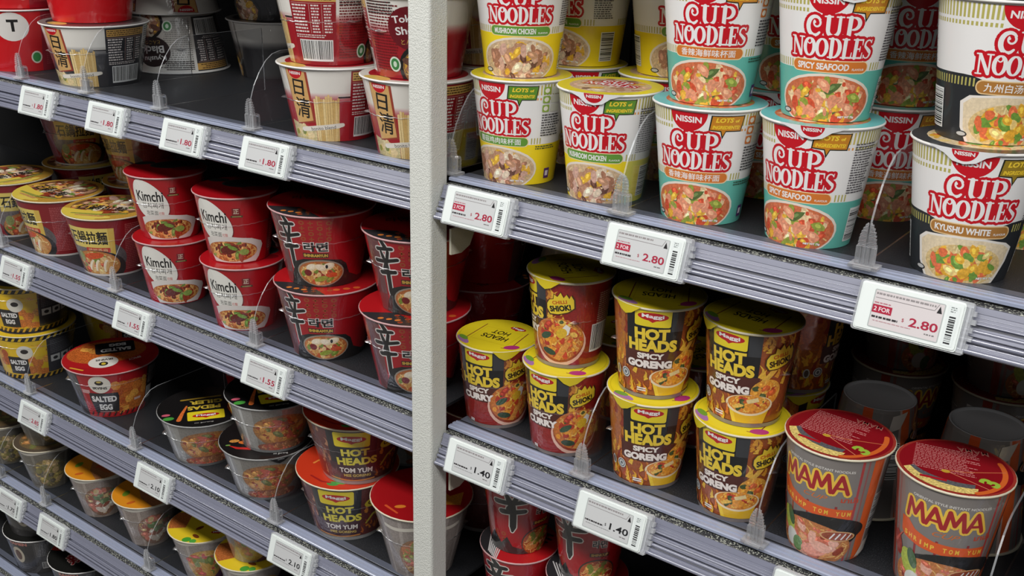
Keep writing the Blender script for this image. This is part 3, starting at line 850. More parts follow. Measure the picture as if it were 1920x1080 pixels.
def shin_bowl():
    H = 108.0; prof = [(0, 51), (5, 51.8), (H, 73)]
    a = Art(41); U = 205; C = (158, 16, 26)
    a.rect(-U, 0, U, H, C); a.rect(-80, 0, -56, H, (104, 60, 62)); a.lines(80, 14, 170, 92, 22, (196, 130, 120))
    shin_pattern(a, -26, 98)
    brush(a, -49, 64, 36, 80, (24, 22, 22), (206, 200, 196), 1.6)
    a.text('라면', -11, 62, 33, 14, (24, 22, 22), bold=.04, out=((224, 218, 212), .05))
    a.rect(-30, 45.5, 6, 52.5, (60, 26, 18)); a.text('SHINRAMYUN', -12, 49, 34, 4.6, (206, 170, 70), bold=.05)
    a.poly([(-64,0),(-58,14),(-44,38),(-30,43),(0,44),(24,41),(33,34),(40,18),(60,9),(110,4),(205,4),(205,0)], (32, 30, 30))
    a.ell(-7, 22, 37, 20.5, (150, 140, 126)); a.ell(-7, 21.6, 35, 18.8, (170, 96, 50), .4)
    a.food(-7, 21.6, 34.5, 18.2, (180, 104, 54), P_SHIN, 56, 4, [(226,180,110), (206,150,86)], 60, nw=1.5)
    for x, y, r in ((-20, 31, 20), (-6, 31, -12), (6, 33, 10)):
        a.ell(x, y, 8.5, 5, (230, 212, 178), .2, rot=r); a.ell(x-1, y+.6, 6.5, 3.4, (240, 226, 200), .2, rot=r)
    a.ell(3, 32, 2, 3, BLACK); a.ell(-26, 22, 6, 5, (120, 30, 30), .3); a.ell(-6, 13, 11, 4, (150, 164, 56), .4, rot=14); a.ell(10, 19, 9, 4, (206, 84, 44), .3)
    L = Art(3)
    L.ell(0, 0, 80, 80, (168, 22, 28), n=48); L.poly([(-80,-10),(-30,-24),(0,-80),(-80,-80)], (46, 44, 46))
    shin_pattern(L, -30, -34); brush(L, 22, 18, 50, 56, (40, 14, 18), (110, 20, 26), 1.0); L.text('라면', -26, 26, 30, 18, (60, 16, 20), bold=.02)
    for i in range(3): L.ell(-52+i*10, -38+i*-6, 4, 3, (210, 120, 50)); L.ell(40-i*14, -50-i*3, 5, 4, (196, 90, 40))
    cup_kind('shin', prof, a, L, 'rim_red', 'film', 'base_grey', seam=(66, 3, (-84, 92)), rimw=1.9)
    # taller cup of the same family
    H = 112.0; prof = [(0, 36), (H, 51)]
    a = Art(42); U = 140
    a.rect(-U, 0, U, H, C); a.rect(-46, 0, -34, H, (170, 110, 110)); shin_pattern(a, -52, 30)
    brush(a, -6, 72, 46, 70, (22, 22, 22), (214, 208, 200), 1.5)
    a.text('라면', 34, 66, 18, 12, (24, 22, 22), bold=.03, out=((214, 208, 200), .05)); a.rect(22, 46, 48, 52, (70, 30, 20)); a.text('SHINCUP', 35, 49, 22, 4, (206, 170, 80), bold=.04)
    a.poly([(-60,0),(-36,30),(-24,14),(-14,26),(-6,12),(10,8),(60,6),(60,0)], (30, 30, 30))
    a.ell(34, 18, 27, 24, (60, 50, 40)); a.food(34, 18, 25, 22, (170, 80, 40), P_SHIN, 50, 4, [(226,180,110)], 40)
    L = Art(6)
    L.ell(0, 0, 60, 60, (170, 22, 28), n=48); L.poly([(-60,30),(-40,34),(-6,-58),(-60,-60)], (40, 38, 40))
    for i in range(7): L.stroke([(-46+i*4.4,6-i*1.6,1.6),(-22+i*3,-42-i*2,1.6)], (190, 186, 184))
    L.text('라면', 14, -8, 20, 12, (200, 150, 90), bold=.02); L.text('辛', 18, 22, 34, 34, (30, 20, 22), bold=.03)
    cup_kind('shincup', prof, a, L, 'rim_red', 'film', 'base_grey', rimw=1.6)
shin_bowl()

def logo_half(a, x, y, w, h): a.ell(x, y, w, h, RED, a0=180, a1=360); a.text('NISSIN', x, y-h*.34, w*1.5, h*.34, WHITE, bold=.03)
def panel_bowl(key, r0, r1, H, C, dark, gold):
    prof = [(0, r0), (H, r1)]; s = (r0+r1)/2/61.0
    a = Art(51); U = 61*pi+2
    T = lambda f: f
    a.rect(-U, 0, U, H, C); a.rect(-U, 60, U, H, (222, 218, 210)); a.gradient(-U, U, 50, 64, C, (222, 218, 210), 9)
    a.poly([(-64,0),(-64,24),(-40,20),(-18,16),(-18,0)], (206, 190, 140), .4)
    for i in range(10):
        a.l += .4; a.blob(a.rnd.uniform(-62,-22), a.rnd.uniform(2, 18), 4, a.rnd.choice([(150,150,60),(214,190,110),(120,130,50),(224,200,150)]))
    a.up()
    a.poly([(-55,93),(-22,90),(-18,25),(-50,20)], (150, 60, 44)); a.poly([(-54,92),(-25,89.6),(-21,27),(-49.4,21.4)], (208, 164, 102), .1)
    logo_half(a, -39, 91, 11, 11)
    a.text('日', -37, 69, 16, 20, (28, 24, 22), bold=.02, rot=-4); a.text('清', -34.5, 43, 22, 26, (28, 24, 22), bold=.015, rot=-4)
    a.rect(14, 57.2, 36, 59.2, (40, 36, 36)); a.rect(14, 59.6, 36, 60.6, (214, 206, 196))
    a.rect(-17, 1, 15, 52, (150, 112, 60)); a.up()
    for i in range(11):
        x = -16+i*3; top = 55+3*sin(i*1.3)+3*sin(pi*i/10)
        a.stroke([(x,0,2.7),(x+.4*sin(i),26,2.7),(x,top,2.7)], a.rnd.choice([(222,190,126),(206,170,104),(230,204,146)]), .15, up=False)
    a.stroke([(-40,14,6),(-16,17.5,6.5),(14,21,6.5),(20,22,5)], (222, 214, 200)); a.text('bonito blend', -8, 17.6, 36, 4.6, (50, 44, 40), rot=6)
    # nutrition box and bar code
    D = dark; a.rect(29, 2, 86, 92, D); a.rect(31, 79, 86, 90, gold); a.lines(32, 80, 84, 89, 3, (90, 60, 30))
    a.lines(32, 40, 52, 76, 9, (222, 212, 206)); a.lines(57, 40, 67, 76, 10, (222, 212, 206)); a.lines(72, 40, 82, 76, 10, (222, 212, 206))
    a.rect(54.5, 40, 55, 76, (190, 150, 140)); a.rect(69.4, 40, 69.9, 76, (190, 150, 140)); a.rect(31, 76.6, 84, 77.2, (190, 150, 140))
    a.lines(32, 34, 84, 39, 2, (214, 204, 198)); a.barcode(36, 5, 82, 32)
    a.lines(90, 8, 134, 90, 24, tuple(int(k*.72) for k in C)); a.lines(90, 74, 130, 90, 5, (60, 56, 54))
    a.ell(146, 60, 26, 25, (104, 14, 26) if C[0] == 158 else (40, 22, 24))
    a.text('Tokyo' if C[0] == 158 else 'Kyushu', 143, 70, 34, 11, WHITE, bold=.02, rot=8); a.text('Shoyu' if C[0] == 158 else 'Black', 147, 57, 36, 12, WHITE, bold=.02, rot=8); a.text('とんこつ', 148, 45, 26, 6, (196, 160, 80), rot=6)
    a.ell(160, 14, 30, 28, (24, 22, 22)); a.food(160, 14, 25, 23, (150, 110, 60), P_MUSH, 50, 5, [(222,190,120), (200,160,90)], 50)
    a.ell(124, 17, 8, 9, (214, 222, 208)); a.ell(124, 17, 6, 7, (60, 130, 70)); a.ell(124, 17, 2.6, 3.6, (200, 220, 200))
    if s != 1.0:
        a.p = [([(x*s, y) for x, y in p], c, l) for p, c, l in a.p]
    L = Art(8)
    L.ell(0, 0, 100, 100, (206, 200, 190) if C[0] > 60 else (120, 116, 112), n=48); L.ell(0, 0, r1-9, r1-9, C, n=48); L.ell(-44, -44, 22, 12, (208, 176, 90), rot=-45)
    L.text('日清', 0, 10, 54, 30, (206, 190, 150), bold=.02, rot=180)
    cup_kind(key, prof, a, L, 'rim_white', 'film', 'base', seam=(52, 2.5, (-80, 100)), rimw=2.6)
panel_bowl('shoyu', 52, 70, 96, (158, 26, 36), (142, 20, 32), (206, 168, 92))
panel_bowl('kyublack', 63, 82, 96, (46, 44, 46), (40, 40, 44), (206, 160, 84))
panel_bowl('palebowl', 63, 82, 96, (176, 170, 162), (52, 50, 52), (206, 160, 84))

def stone_bowl():
    H = 107.0; prof = [(0, 51.5), (3, 52), (H, 75)]
    a = Art(61); U = 203; C = (134, 22, 30)
    a.rect(-U, 0, U, H, C); a.lines(40, 10, 108, 96, 26, (176, 84, 84))
    a.ell(-30, 44, 40, 30, (120, 110, 108), .5); a.ell(6, 34, 36, 30, (96, 88, 88), .5)
    a.rect(-56, 53, 24, 90, (226, 202, 104)); a.rect(15, 40, 24, 90, (214, 178, 80))
    a.text('石鍋拉麵', -20, 72, 66, 24, (20, 18, 18), bold=.03)
    a.rrect(-26, 45, 16, 54, 2, (190, 52, 36)); a.text('燒椒香麻', -5, 49.5, 34, 6, (230, 206, 160))
    a.ell(-10, 18, 50, 31, (40, 36, 34)); a.ell(-14, 22, 44, 26, (190, 120, 60), .4)
    a.food(-14, 21, 42, 25, (196, 130, 66), P_SHIN, 50, 5, [(232,196,130), (214,166,96)], 90, nw=2.0)
    a.ell(-16, 38, 20, 6, (214, 84, 36), .5, rot=8)
    for x, r in ((-24, 60), (-12, 70), (4, 75)): a.ell(x, 20, 12, 4.6, (236, 222, 194), .15, rot=r); a.ell(x+2, 19, 10, 2.2, (214, 170, 110), .2, rot=r)
    a.ell(-44, 34, 8, 10, (150, 156, 90), .4); a.up(); a.rect(-U, 0, U, 3.6, (206, 200, 196))
    L = Art(11)
    L.ell(0, 0, 90, 90, (196, 150, 60), .3, n=48)
    L.food(0, 8, 66, 58, (120, 84, 50), P_MUSH+P_RED, 90, 8, [(214,176,100), (180,130,70)], 60, nw=2.6)
    L.poly([(-76,-6),(-40,-20),(0,-30),(0,-80),(-76,-80)], (222, 196, 76)); L.ell(-4, -62, 26, 8, (226, 200, 90))
    L.text('石鍋拉麵', -10, -6, 90, 26, (34, 28, 26), bold=.03, rot=-12); L.stroke([(-50,-38,5),(-6,-46,8),(40,-40,6)], (150, 150, 70), .5); L.stroke([(-40,-48,5),(6,-56,8)], (200, 150, 90), .5)
    cup_kind('stone', prof, a, L, 'rim_cream', 'film', 'base', seam=(66, 3, (-80, 90)), rimw=2.0)
stone_bowl()

def egg_bowl(key, red):
    H = 96.0; prof = [(0, 61), (H, 83)] if red else [(0, 64), (H, 78)]
    a = Art(71+red); U = 228; CH = [(206,120,50), (226,160,70), (176,84,36), (214,140,60)]
    a.rect(-U, 0, U, H, (166, 20, 28) if red else (214, 176, 30))
    if red:
        a.ell(30, 42, 36, 34, (190, 100, 44), .7); a.rect(-14, 10, 58, 50, (196, 110, 46), .7)
        for i in range(16): a.l += .4; a.blob(a.rnd.uniform(0, 56), a.rnd.uniform(12, 80), a.rnd.uniform(5, 10), a.rnd.choice(CH), .6)
        a.rect(60, 0, U, H, (52, 44, 46)); a.rect(-U, 0, -62, H, (52, 44, 46)); a.barcode(62, 20, 78, 46); a.lines(64, 52, 110, 88, 12, (190, 180, 176))
        a.rect(34, 28, 48, 33, (214, 180, 170)); a.rect(-60, 52, -44, 60, (200, 150, 150))
        a.up()
        for i in range(22):
            x = -62+i*6
            a.conv([(x,2),(x+3,2),(x+8,11),(x+5,11)], (40, 34, 34) if i % 2 else (190, 40, 44))
        a.poly([(-46,54),(4,54),(6,46),(4,12),(-42,10),(-47,40)], (40, 38, 40))
        a.text('SALTED', -21, 41, 45, 13, WHITE, bold=.05); a.text('EGG', -20, 23, 24, 13, WHITE, bold=.05); a.rect(-34, 12, -6, 13.4, (206, 150, 150))
        a.ell(-24, 73, 18.5, 18.5, (224, 218, 206)); a.ell(-24, 77, 7, 5, (34, 30, 30)); a.ell(-24, 79, 4, 2, (206, 180, 90)); a.text('IRVINS', -24, 65.5, 24, 5.5, (34, 30, 30), bold=.04)
    else:
        for i in range(30): a.l += .4; a.blob(a.rnd.uniform(-120, 0), a.rnd.uniform(12, 70), a.rnd.uniform(6, 12), a.rnd.choice(CH), .6)
        a.poly([(-46,50),(-70,40),(-70,80),(-30,76),(-2,66),(-2,50)], (226, 186, 30)); a.up()
        a.rect(0, 10, 120, 84, (58, 56, 60)); a.lines(6, 50, 110, 80, 8, (100, 98, 102))
        for i in range(3): a.rect(6+i*22, 32, 25+i*22, 46, (196, 194, 190)); a.ell(15.5+i*22, 39, 5, 3.6, (50, 48, 50))
        a.rect(-76, 12, -36, 50, (36, 34, 36)); a.text('SALTED', -56, 38, 34, 10, WHITE, bold=.05); a.text('EGG', -56, 24, 20, 10, WHITE, bold=.05); a.ell(-40, 60, 15, 15, (216, 212, 200)); a.ell(-40, 62, 7, 5, (40, 36, 36))
        a.rect(-U, 84, U, 96, (30, 28, 30), up=True); a.rect(-U, 0, U, 9, (30, 28, 30), up=False); a.up()
        x = -U
        while x < U:
            a.conv([(x,85),(x+5,85),(x+11,95),(x+6,95)], (222, 184, 34)); a.conv([(x,1),(x+5,1),(x+10,9),(x+5,9)], (206, 160, 50)); x += 12
    L = Art(14)
    L.ell(0, 0, 90, 90, (170, 26, 30) if red else (210, 176, 40), n=48)
    if red:
        L.ell(-6, 20, 70, 52, (190, 96, 40), .8); L.poly([(-84,-20),(-40,-46),(40,-40),(84,10),(60,-70),(0,-90),(-60,-70)], (160, 24, 30))
        for i in range(10): L.l += .4; L.blob(L.rnd.uniform(-50, 40), L.rnd.uniform(0, 60), 12, L.rnd.choice(CH), .7)
        L.up(); L.rrect(-26, 10, 44, 62, 6, (34, 30, 32)); L.text('SALTED', 10, 26, 54, 15, WHITE, bold=.05, rot=180); L.text('EGG', 14, 48, 30, 13, WHITE, bold=.05, rot=180)
        L.ell(-14, -26, 26, 26, (216, 210, 200)); L.ell(-14, -34, 8, 9, (40, 36, 30)); L.ell(-14, -34, 4, 5, (206, 180, 60)); L.text('IRVINS', -12, -16, 30, 8, (40, 36, 36), bold=.04, rot=180)
        L.text('SPICY', 40, -26, 24, 8, (214, 190, 180), bold=.03, rot=200); L.stroke([(-70,-34,4),(-50,-52,4)], (214, 160, 50))
    else:
        L.ell(0, 0, 66, 66, (60, 56, 58), n=40)
    cup_kind(key, prof, a, L, 'rim_red' if red else 'rim_cream', 'film', 'base_grey', seam=(70, 2, (-78, 90)), rimw=2.0)
egg_bowl('egg_red', 1); egg_bowl('egg_black', 0)

P_GILER = [(176,110,54)]*4+[(150,70,44)]*3+[(206,150,80)]*3+[(110,110,60)]+[(190,90,70)]*2
def giler_bowl():
    H = 86.0; prof = [(0, 52), (4, 53), (H, 73)]
    a = Art(81); U = 205
    a.rect(-U, 0, U, H, (128, 124, 118), .3); a.rect(-70, 0, -40, H, (150, 148, 144), .2); a.rect(-62, 10, -57, H, (190, 190, 188))
    a.ell(2, 42, 46, 30, (150, 104, 64), .8); a.food(0, 42, 42, 27, (160, 108, 60), P_GILER, 60, 5, [(206,150,76), (190,130,60)], 60)
    a.food(4, 10, 46, 11, (140, 80, 60), [(176,84,64), (150,100,70), (196,130,90)], 50, 3.6)
    a.up(); a.rect(-U, 0, U, 5, (112, 112, 112))
    L = Art(15)
    L.ell(0, 0, 80, 80, (22, 20, 20), n=48); L.rrect(-26, -50, 34, -18, 3, YEL); lens_logo(L, 4, -34, 44, 16, 'Maggi')
    L.text('PEDAS', 2, -4, 54, 14, (206, 176, 60), bold=.04, rot=180); L.text('GILER', 6, 16, 54, 14, (206, 176, 60), bold=.04, rot=180)
    L.stroke([(-34,30,5),(30,34,5)], (150, 120, 40)); L.ell(-56, -34, 9, 6, (70, 150, 60)); L.ell(-60, -20, 7, 4, (200, 90, 110)); L.stroke([(-40,-44,8),(-34,-20,6),(-26,6,3)], (216, 110, 50), .5); L.stroke([(50,-44,8),(42,-14,5),(46,20,3)], (190, 90, 40), .5)
    L.text('mi goreng', 0, -60, 30, 4, (190, 186, 180))
    cup_kind('giler', prof, a, L, 'rim_grey', 'film', 'base_grey', seam=(52, 2, (-80, 90)), rimw=2.0)
    # open chilli picture lid version
    a2 = Art(82); a2.p = list(a.p); a2.l = a.l
    L = Art(16); L.ell(0, 0, 80, 80, (24, 20, 20), n=48)
    L.stroke([(-58,-20,1),(-46,-30,6),(-26,-36,7),(-4,-34,3)], (186, 40, 36)); L.ell(-60, -18, 4, 2, (110, 150, 70))
    L.stroke([(-40,-12,8),(-20,-24,9),(20,-34,7),(54,-22,4)], (206, 110, 46), .6); L.poly([(-34,-22),(-30,-6),(-22,-14),(-8,-18),(-12,-26)], (206, 176, 50)); L.ell(-50, -6, 8, 5, (190, 130, 60), .5)
    L.text('PEDAS', 2, 12, 54, 14, (206, 176, 60), bold=.04, rot=180); L.text('GILER', 6, 34, 54, 14, (206, 176, 60), bold=.04, rot=180); L.text('mi goreng', 20, -60, 22, 6, (206, 204, 200))
    def ta(t, h, half, drop): t.poly([(-half*1.4,h),(-half*.5,h-drop*.7),(0,h-drop),(half*.6,h-drop*.75),(half*1.4,h)], (30, 28, 28)); t.text('OPEN', 2, h-4, 10, 2.4, (200, 200, 200))
    cup_kind('giler_open', prof, a2, L, 'rim_grey', 'film', 'base_grey', extra=[('pull_tab', tab_mesh('giler_pull_tab', prof, 14, 13, 12, ta))], seam=(46, 3, (-80, 90)), rimw=2.0)
giler_bowl()

def tomyum_bowl():
    H = 102.0; prof = [(0, 52.5), (7, 54), (7.3, 55), (H, 76)]
    a = Art(91); U = 206
    a.rect(-U, 0, U, H, (96, 46, 44), .5)
    flames(a, -70, -24, 6, 90, [(150,90,70), (110,70,70), (170,120,90)], 20, 9); flames(a, 34, 76, 6, 60, [(170,90,40), (120,50,34), (190,120,50)], 26, 8)
    a.rect(-34, 24, 34, 104, (38, 36, 40)); a.rect(-38, 10, 34, 40, (70, 42, 50))
    a.rrect(-24, 70, 24, 96, 3, YEL); lens_logo(a, 0, 84, 38, 14)
    a.text('HOT', 4, 60, 40, 13, (214, 200, 70), bold=.05, rot=2); a.text('HEADS', 6, 44, 60, 14, (214, 200, 70), bold=.05, rot=2)
    a.text('TOM YUM', 4, 27, 52, 9, (230, 222, 216), bold=.03); a.text('MEE GORENG', 6, 17.5, 44, 5, (206, 176, 90), bold=.03)
    a.stroke([(-40,10,2.5),(0,7.5,3),(34,10,2.5)], (196, 130, 70))
    a.ell(56, 70, 17, 9, (196, 176, 50), rot=14); a.text('CHILLI', 56, 71, 24, 7, (70, 50, 20), bold=.05, rot=14)
    a.stroke([(44,30,3),(54,44,4),(66,50,3)], (176, 160, 60)); a.up(); a.rect(-U, 0, U, 7.1, (150, 148, 146)); a.lines(96, 14, 180, 90, 20, (150, 110, 100))
    L = Art(17); L.ell(0, 0, 90, 90, (190, 52, 26), n=48); L.ell(10, 14, 50, 40, (130, 20, 24)); L.ell(-6, -62, 9, 6, (70, 140, 60)); L.ell(6, -58, 8, 4, (90, 160, 70)); L.stroke([(-50,-8,4),(-40,10,2)], (220, 130, 60)); L.stroke([(-44,-44,3),(-24,-58,4),(-10,-60,3)], (150, 30, 26))
    cup_kind('tomyum', prof, a, L, 'rim_cream', 'film', 'base_grey', rimw=2.0, seam=(60, 2, (-80, 90)))
tomyum_bowl()

def clear_cup(key, lidc, body, spots, pal, H=98.0, r0=36, r1=59, lid_art=None, side=None):
    prof = [(0, r0), (H, r1)]
    a = Art(sum(map(ord, key))); U = 152
    a.rect(-U, 0, U, H, body, .35)
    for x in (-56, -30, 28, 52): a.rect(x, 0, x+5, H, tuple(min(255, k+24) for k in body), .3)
    if side: a.rect(4, 0, 70, 60, side, .3)
    a.food(-2, 40, 33, 36, spots[0], pal, 46, 6, spots[1:], 50, nw=2)
    a.stroke([(x, 92+3*cos(x/12), 6) for x in range(-50, 51, 5)], (214, 208, 196))
    L = Art(12)
    if lid_art: lid_art(L)
    else:
        L.ell(0, 0, 70, 70, lidc, n=48); L.food(16, 8, 40, 44, (170, 90, 50), pal, 40, 8, [(206,150,80)], 30, nw=2.4)
        L.ell(-34, -30, 8, 5, (180, 60, 30), rot=40)
    cup_kind(key, prof, a, L, 'rim_cream', 'film', 'base_grey', rimw=2.4, seam=(62, 2, (-80, 88)))
def peel(L):
    L.ell(0, 0, 70, 70, (214, 136, 30), n=48); L.poly([(-6,-70),(-16,-20),(-6,30),(10,64),(70,40),(70,-60)], (170, 110, 70), .6)
    L.food(26, -4, 28, 40, (176, 96, 56), [(206,130,80), (150,150,90), (190,80,50), (226,190,130)], 30, 8, [(214,170,110)], 20)
    L.ell(-34, 10, 10, 6, (110, 140, 40), rot=50); L.ell(-36, -26, 8, 4, (190, 90, 30))
clear_cup('tomyum_cup', (214, 136, 30), (150, 136, 126), [(140,104,84), (200,170,120), (150,140,100)], [(200,120,100), (110,130,90), (206,180,130), (150,90,70), (222,206,190)], lid_art=peel)
def yl(L):
    L.ell(0, 0, 70, 70, (220, 190, 40), n=48); L.poly([(-60,0),(-30,-6),(-14,40),(-50,50)], (176, 100, 50), .6)
    for x, y, r in ((-6, -14, 30), (-14, -38, -60), (24, -10, 10), (30, 20, 70)): L.ell(x, y, 8, 4, (120, 60, 24), rot=r)
    L.ell(-30, -44, 8, 7, (70, 150, 50)); L.ell(-20, -52, 6, 6, (80, 160, 60)); lens_logo(L, 24, -34, 24, 12)
clear_cup('yellow_cup', (220, 190, 40), (150, 140, 132), [(190,150,80), (222,180,100), (206,150,70)], [(190,120,60), (206,160,80), (130,140,70), (200,90,80)], lid_art=yl, side=(96, 56, 90))
def dl(L):
    L.ell(0, 0, 70, 70, (84, 72, 58), n=48); L.food(0, 0, 50, 50, (110, 90, 60), [(150,140,80), (170,120,70), (110,110,60)], 40, 8, [(190,170,110)], 30)
clear_cup('grey_cup', (84, 72, 58), (110, 104, 92), [(120,104,70), (190,170,100), (170,150,80)], [(170,150,80), (130,120,60), (190,160,110), (100,90,70)], lid_art=dl)
def rl(L):
    L.ell(0, 0, 80, 80, (150, 16, 22), n=48); L.poly([(10,-30),(20,20),(40,-10),(60,0),(54,-34)], (190, 120, 40), .5); L.ell(-30, -34, 8, 4, (206, 120, 40)); L.stroke([(-50,-30,4),(-34,-50,3)], (200, 80, 40))
clear_cup('red_lid_cup', (150, 16, 22), (150, 140, 134), [(150,110,80), (200,160,100)], [(176,90,60), (150,150,80), (190,120,80)], H=112, r0=46, r1=71, lid_art=rl)

def round_logo_bowl():
    H = 104.0; prof = [(0, 61), (H, 77)]
    a = Art(95); U = 218; C = (196, 20, 28)
    a.rect(-U, 0, U, H, C); a.rect(36, 0, U, H, (150, 24, 40)); a.lines(44, 10, 100, 96, 26, (176, 60, 66))
    a.ell(-8, 76, 26, 24, (222, 218, 212)); a.text('T', -6, 78, 17, 20, (26, 24, 24), bold=.04); a.text('CUP', -40, 78, 30, 18, (26, 24, 24), bold=.04)
    a.ell(26, 24, 9.5, 10.5, (222, 214, 196)); a.ell(26, 24, 7, 8, (60, 140, 70))
    L = Art(18); L.ell(0, 0, 90, 90, (160, 22, 28), n=48); L.ell(0, 0, 56, 56, (206, 130, 60), .6); L.ell(0, 0, 40, 40, (150, 60, 36), .6)
    cup_kind('roundlogo', prof, a, L, 'rim_white', 'film', 'base', rimw=2.2)
round_logo_bowl()

def black_bowl():
    H = 92.0; prof = [(0, 58), (H, 74)]
    a = Art(97); U = 208
    a.rect(-U, 0, U, H, (58, 56, 56)); a.rect(-40, 20, -10, 80, (36, 34, 34)); a.lines(-6, 46, 50, 84, 9, (110, 108, 106)); a.barcode(2, 12, 34, 30, bg=(170, 168, 166)); a.ell(-46, 50, 14, 22, (190, 180, 160)); a.ell(-46, 50, 8, 14, (90, 60, 50))
    a.text('RAMEN', -40, 82, 40, 8, (190, 120, 110), bold=.05)
    L = Art(19); L.ell(0, 0, 90, 90, (24, 24, 22), n=48); L.text('辣麵', 0, -12, 74, 36, (150, 26, 34), bold=.035, rot=14, out=((206, 176, 168), .04)); L.ell(-20, 44, 50, 24, (170, 40, 26), .6)
    cup_kind('black_bowl', prof, a, L, 'rim_white', 'film', 'base_grey', rimw=2.0)
black_bowl()
# ---------------------------------------------------------------- setting
fl = MB(); fl.box(-4.5, 2.5, -4.0, 0.6, -0.05, 0.0); tag(fl.build('floor', MAT['floor']), kind='structure')
wl = MB(); wl.box(-4.5, 2.5, 0.5, 0.6, 0.0, 3.2); tag(wl.build('wall_back', MAT['wall']), kind='structure')

ZA, ZB, ZC, ZD, ZE = 1.1935, 0.8735, 0.5835, 0.336, 0.09
ZAr, ZBr, ZCr = 1.1905, 0.8705, 0.5835
XL0, XL1, XR0, XR1 = -2.6, -0.7935, -0.7570, 0.35

def fixture(name, label, cat, loc=(0, 0, 0), group=None, rz=0):
    return tag(empty(name, loc, rz), label, cat, group)

for x0, x1, lab in ((-2.6, -0.778, 'dark steel back panel behind the bay of bowls left of the cream post'), (-0.774, 0.35, 'dark steel back panel behind the bay of cups right of the cream post')):
    b = MB(); b.box(x0, x1, 0.425, 0.44, 0.0, 2.2)
    tag(b.build('back_panel', MAT['back']), lab, 'panel', 'back panels of the shelving')

pt = fixture('upright_post', 'cream textured metal upright post between the two shelving bays', 'post', (-0.7755, 0, 0))
p = MB(); r = .0035; pts = []
for cx, cy, a0 in ((.0165-r,-.03+r,-90),(.0165-r,.001-r,0),(-.0165+r,.001-r,90),(-.0165+r,-.03+r,180)):
    for k in range(5):
        a = radians(a0+22.5*k); pts.append((cx+r*cos(a), cy+r*sin(a)))
n = len(pts); p.v = [(x, y, 0) for x, y in pts]+[(x, y, 2.25) for x, y in pts]
p.f = [(i, (i+1) % n, n+(i+1) % n, n+i) for i in range(n)]+[tuple(range(n, 2*n)), tuple(range(n-1, -1, -1))]
p.build('post_sleeve', MAT['post'], pt)
p = MB(); p.box(-.016, -.006, .0015, .012, 0, 2.25); p.box(-.015, -.007, .012, .424, 0, 0.06); p.build('inner_upright', MAT['bracket'], pt)

def shelf(name, x0, x1, z, label, bracket=False):
    s = fixture(name, label, 'shelf', ((x0+x1)/2, 0, z), 'shelves of the gondola'); h = (x1-x0)/2
    m = MB(); m.box(-h, h, .006, .424, -.004, 0); m.box(-h, h, .006, .010, -.052, -.004); m.build('deck', MAT['deck'], s)
    m = MB()  # divider track along the front edge of the deck
    m.prism_x([(.0,-.0015),(.0,.0012),(.0012,.0022),(.0062,.0022),(.0068,.0011),(.0078,.0011),(.0084,.0026),(.0125,.0026),(.0130,.0012),(.0146,.0012),(.0150,.0020),(.0172,.0020),(.0178,.0002),(.0178,-.0015)][::-1], -h, h)
    m.build('divider_track', MAT['track'], s)
    m = MB(); m.prism_x([(.0179,-.0008),(.0179,.0003),(.0215,.0003),(.0222,-.0002),(.0245,-.0002),(.0252,.0003),(.036,.0003),(.036,-.0008)][::-1], -h, h)
    m.build('track_apron', MAT['trackdark'], s)
    m = MB(); m.box(-h, h, .0022, .0058, -.0044, -.0016); m.build('shadow_gap', MAT['slot'], s)
    m = MB(); m.prism_x([(.0058,-.0044),(.0, -.0042),(-.0066,-.0044),(-.0070,-.0050),(.0058,-.0062)], -h, h); m.build('rail_gasket', MAT['speckle'], s)
    def bead(t, r, o): return [(t-r*cos(pi*k/12), o+r*.85*sin(pi*k/12)) for k in range(13)]
    Q = [(0,0),(.5,1.4),(6.0,.9),(6.3,.3),(9.0,.2)]+bead(9.4,.35,.2)+[(12.0,.2)]+bead(12.4,.35,.2)+[(14.0,.1)]+bead(15.0,.75,.2)+[(15.9,-4.6),(19.4,-4.8)]+bead(21.3,1.5,-.3)+[(23.2,-.2),(25.8,-.3),(26.0,-4.4),(27.2,-4.6)]+bead(29.3,1.9,-.6)+[(31.4,-4.2),(33.0,-4.0),(33.3,-.6),(34.6,-.6)]+bead(35.2,.4,-.7)+[(36.6,-.7),(36.9,.2)]+bead(39.0,2.0,.0)+[(41.2,0),(41.2,-6)]
    D_ = (-.478, -.878); N_ = (-.878, .478)
    m = MB(); m.prism_x([(-.0068+(D_[0]*a+N_[0]*b)*.001, -.0052+(D_[1]*a+N_[1]*b)*.001) for a, b in Q]+[(.0058,-.0063)], -h, h); m.build('price_rail', MAT['rail'], s)
    if bracket:
        m = MB(); m.v = []; pr = [(.001,-.0605),(.001,-.092),(.02,-.094),(.036,-.088),(.052,-.0605)]
        m.prism_x(pr[::-1], -h+.0, -h+.003); m.build('side_bracket', MAT['bracket'], s)
    return s
shelf('shelf', XL0, XL1, ZA, 'grey ridged-front shelf in the bay left of the post carrying white and red printed bowls')
shelf('shelf', XL0, XL1, ZB, 'grey ridged-front shelf in the left bay carrying red kimchi and spicy ramen bowls')
shelf('shelf', XL0, XL1, ZC, 'grey ridged-front shelf in the left bay carrying salted egg and black-lidded bowls')
shelf('shelf', XL0, XL1, ZD, 'grey ridged-front shelf in the left bay carrying clear cups with orange and yellow lids')
shelf('shelf', XL0, XL1, ZE, 'lowest shelf of the left bay, under the black bowls in the bottom left corner')
shelf('shelf', XL0, XL1, ZA+.345, 'topmost shelf of the left bay, above the white and red printed bowls')
shelf('shelf', XR0, XR1, ZAr, 'grey ridged-front shelf right of the post carrying tall white noodle cups', True)
shelf('shelf', XR0, XR1, ZBr, 'grey ridged-front shelf right of the post carrying yellow-lidded and grey tom yum cups', True)
shelf('shelf', XR0, XR1, ZCr, 'lower shelf right of the post carrying red cups in the shade', True)
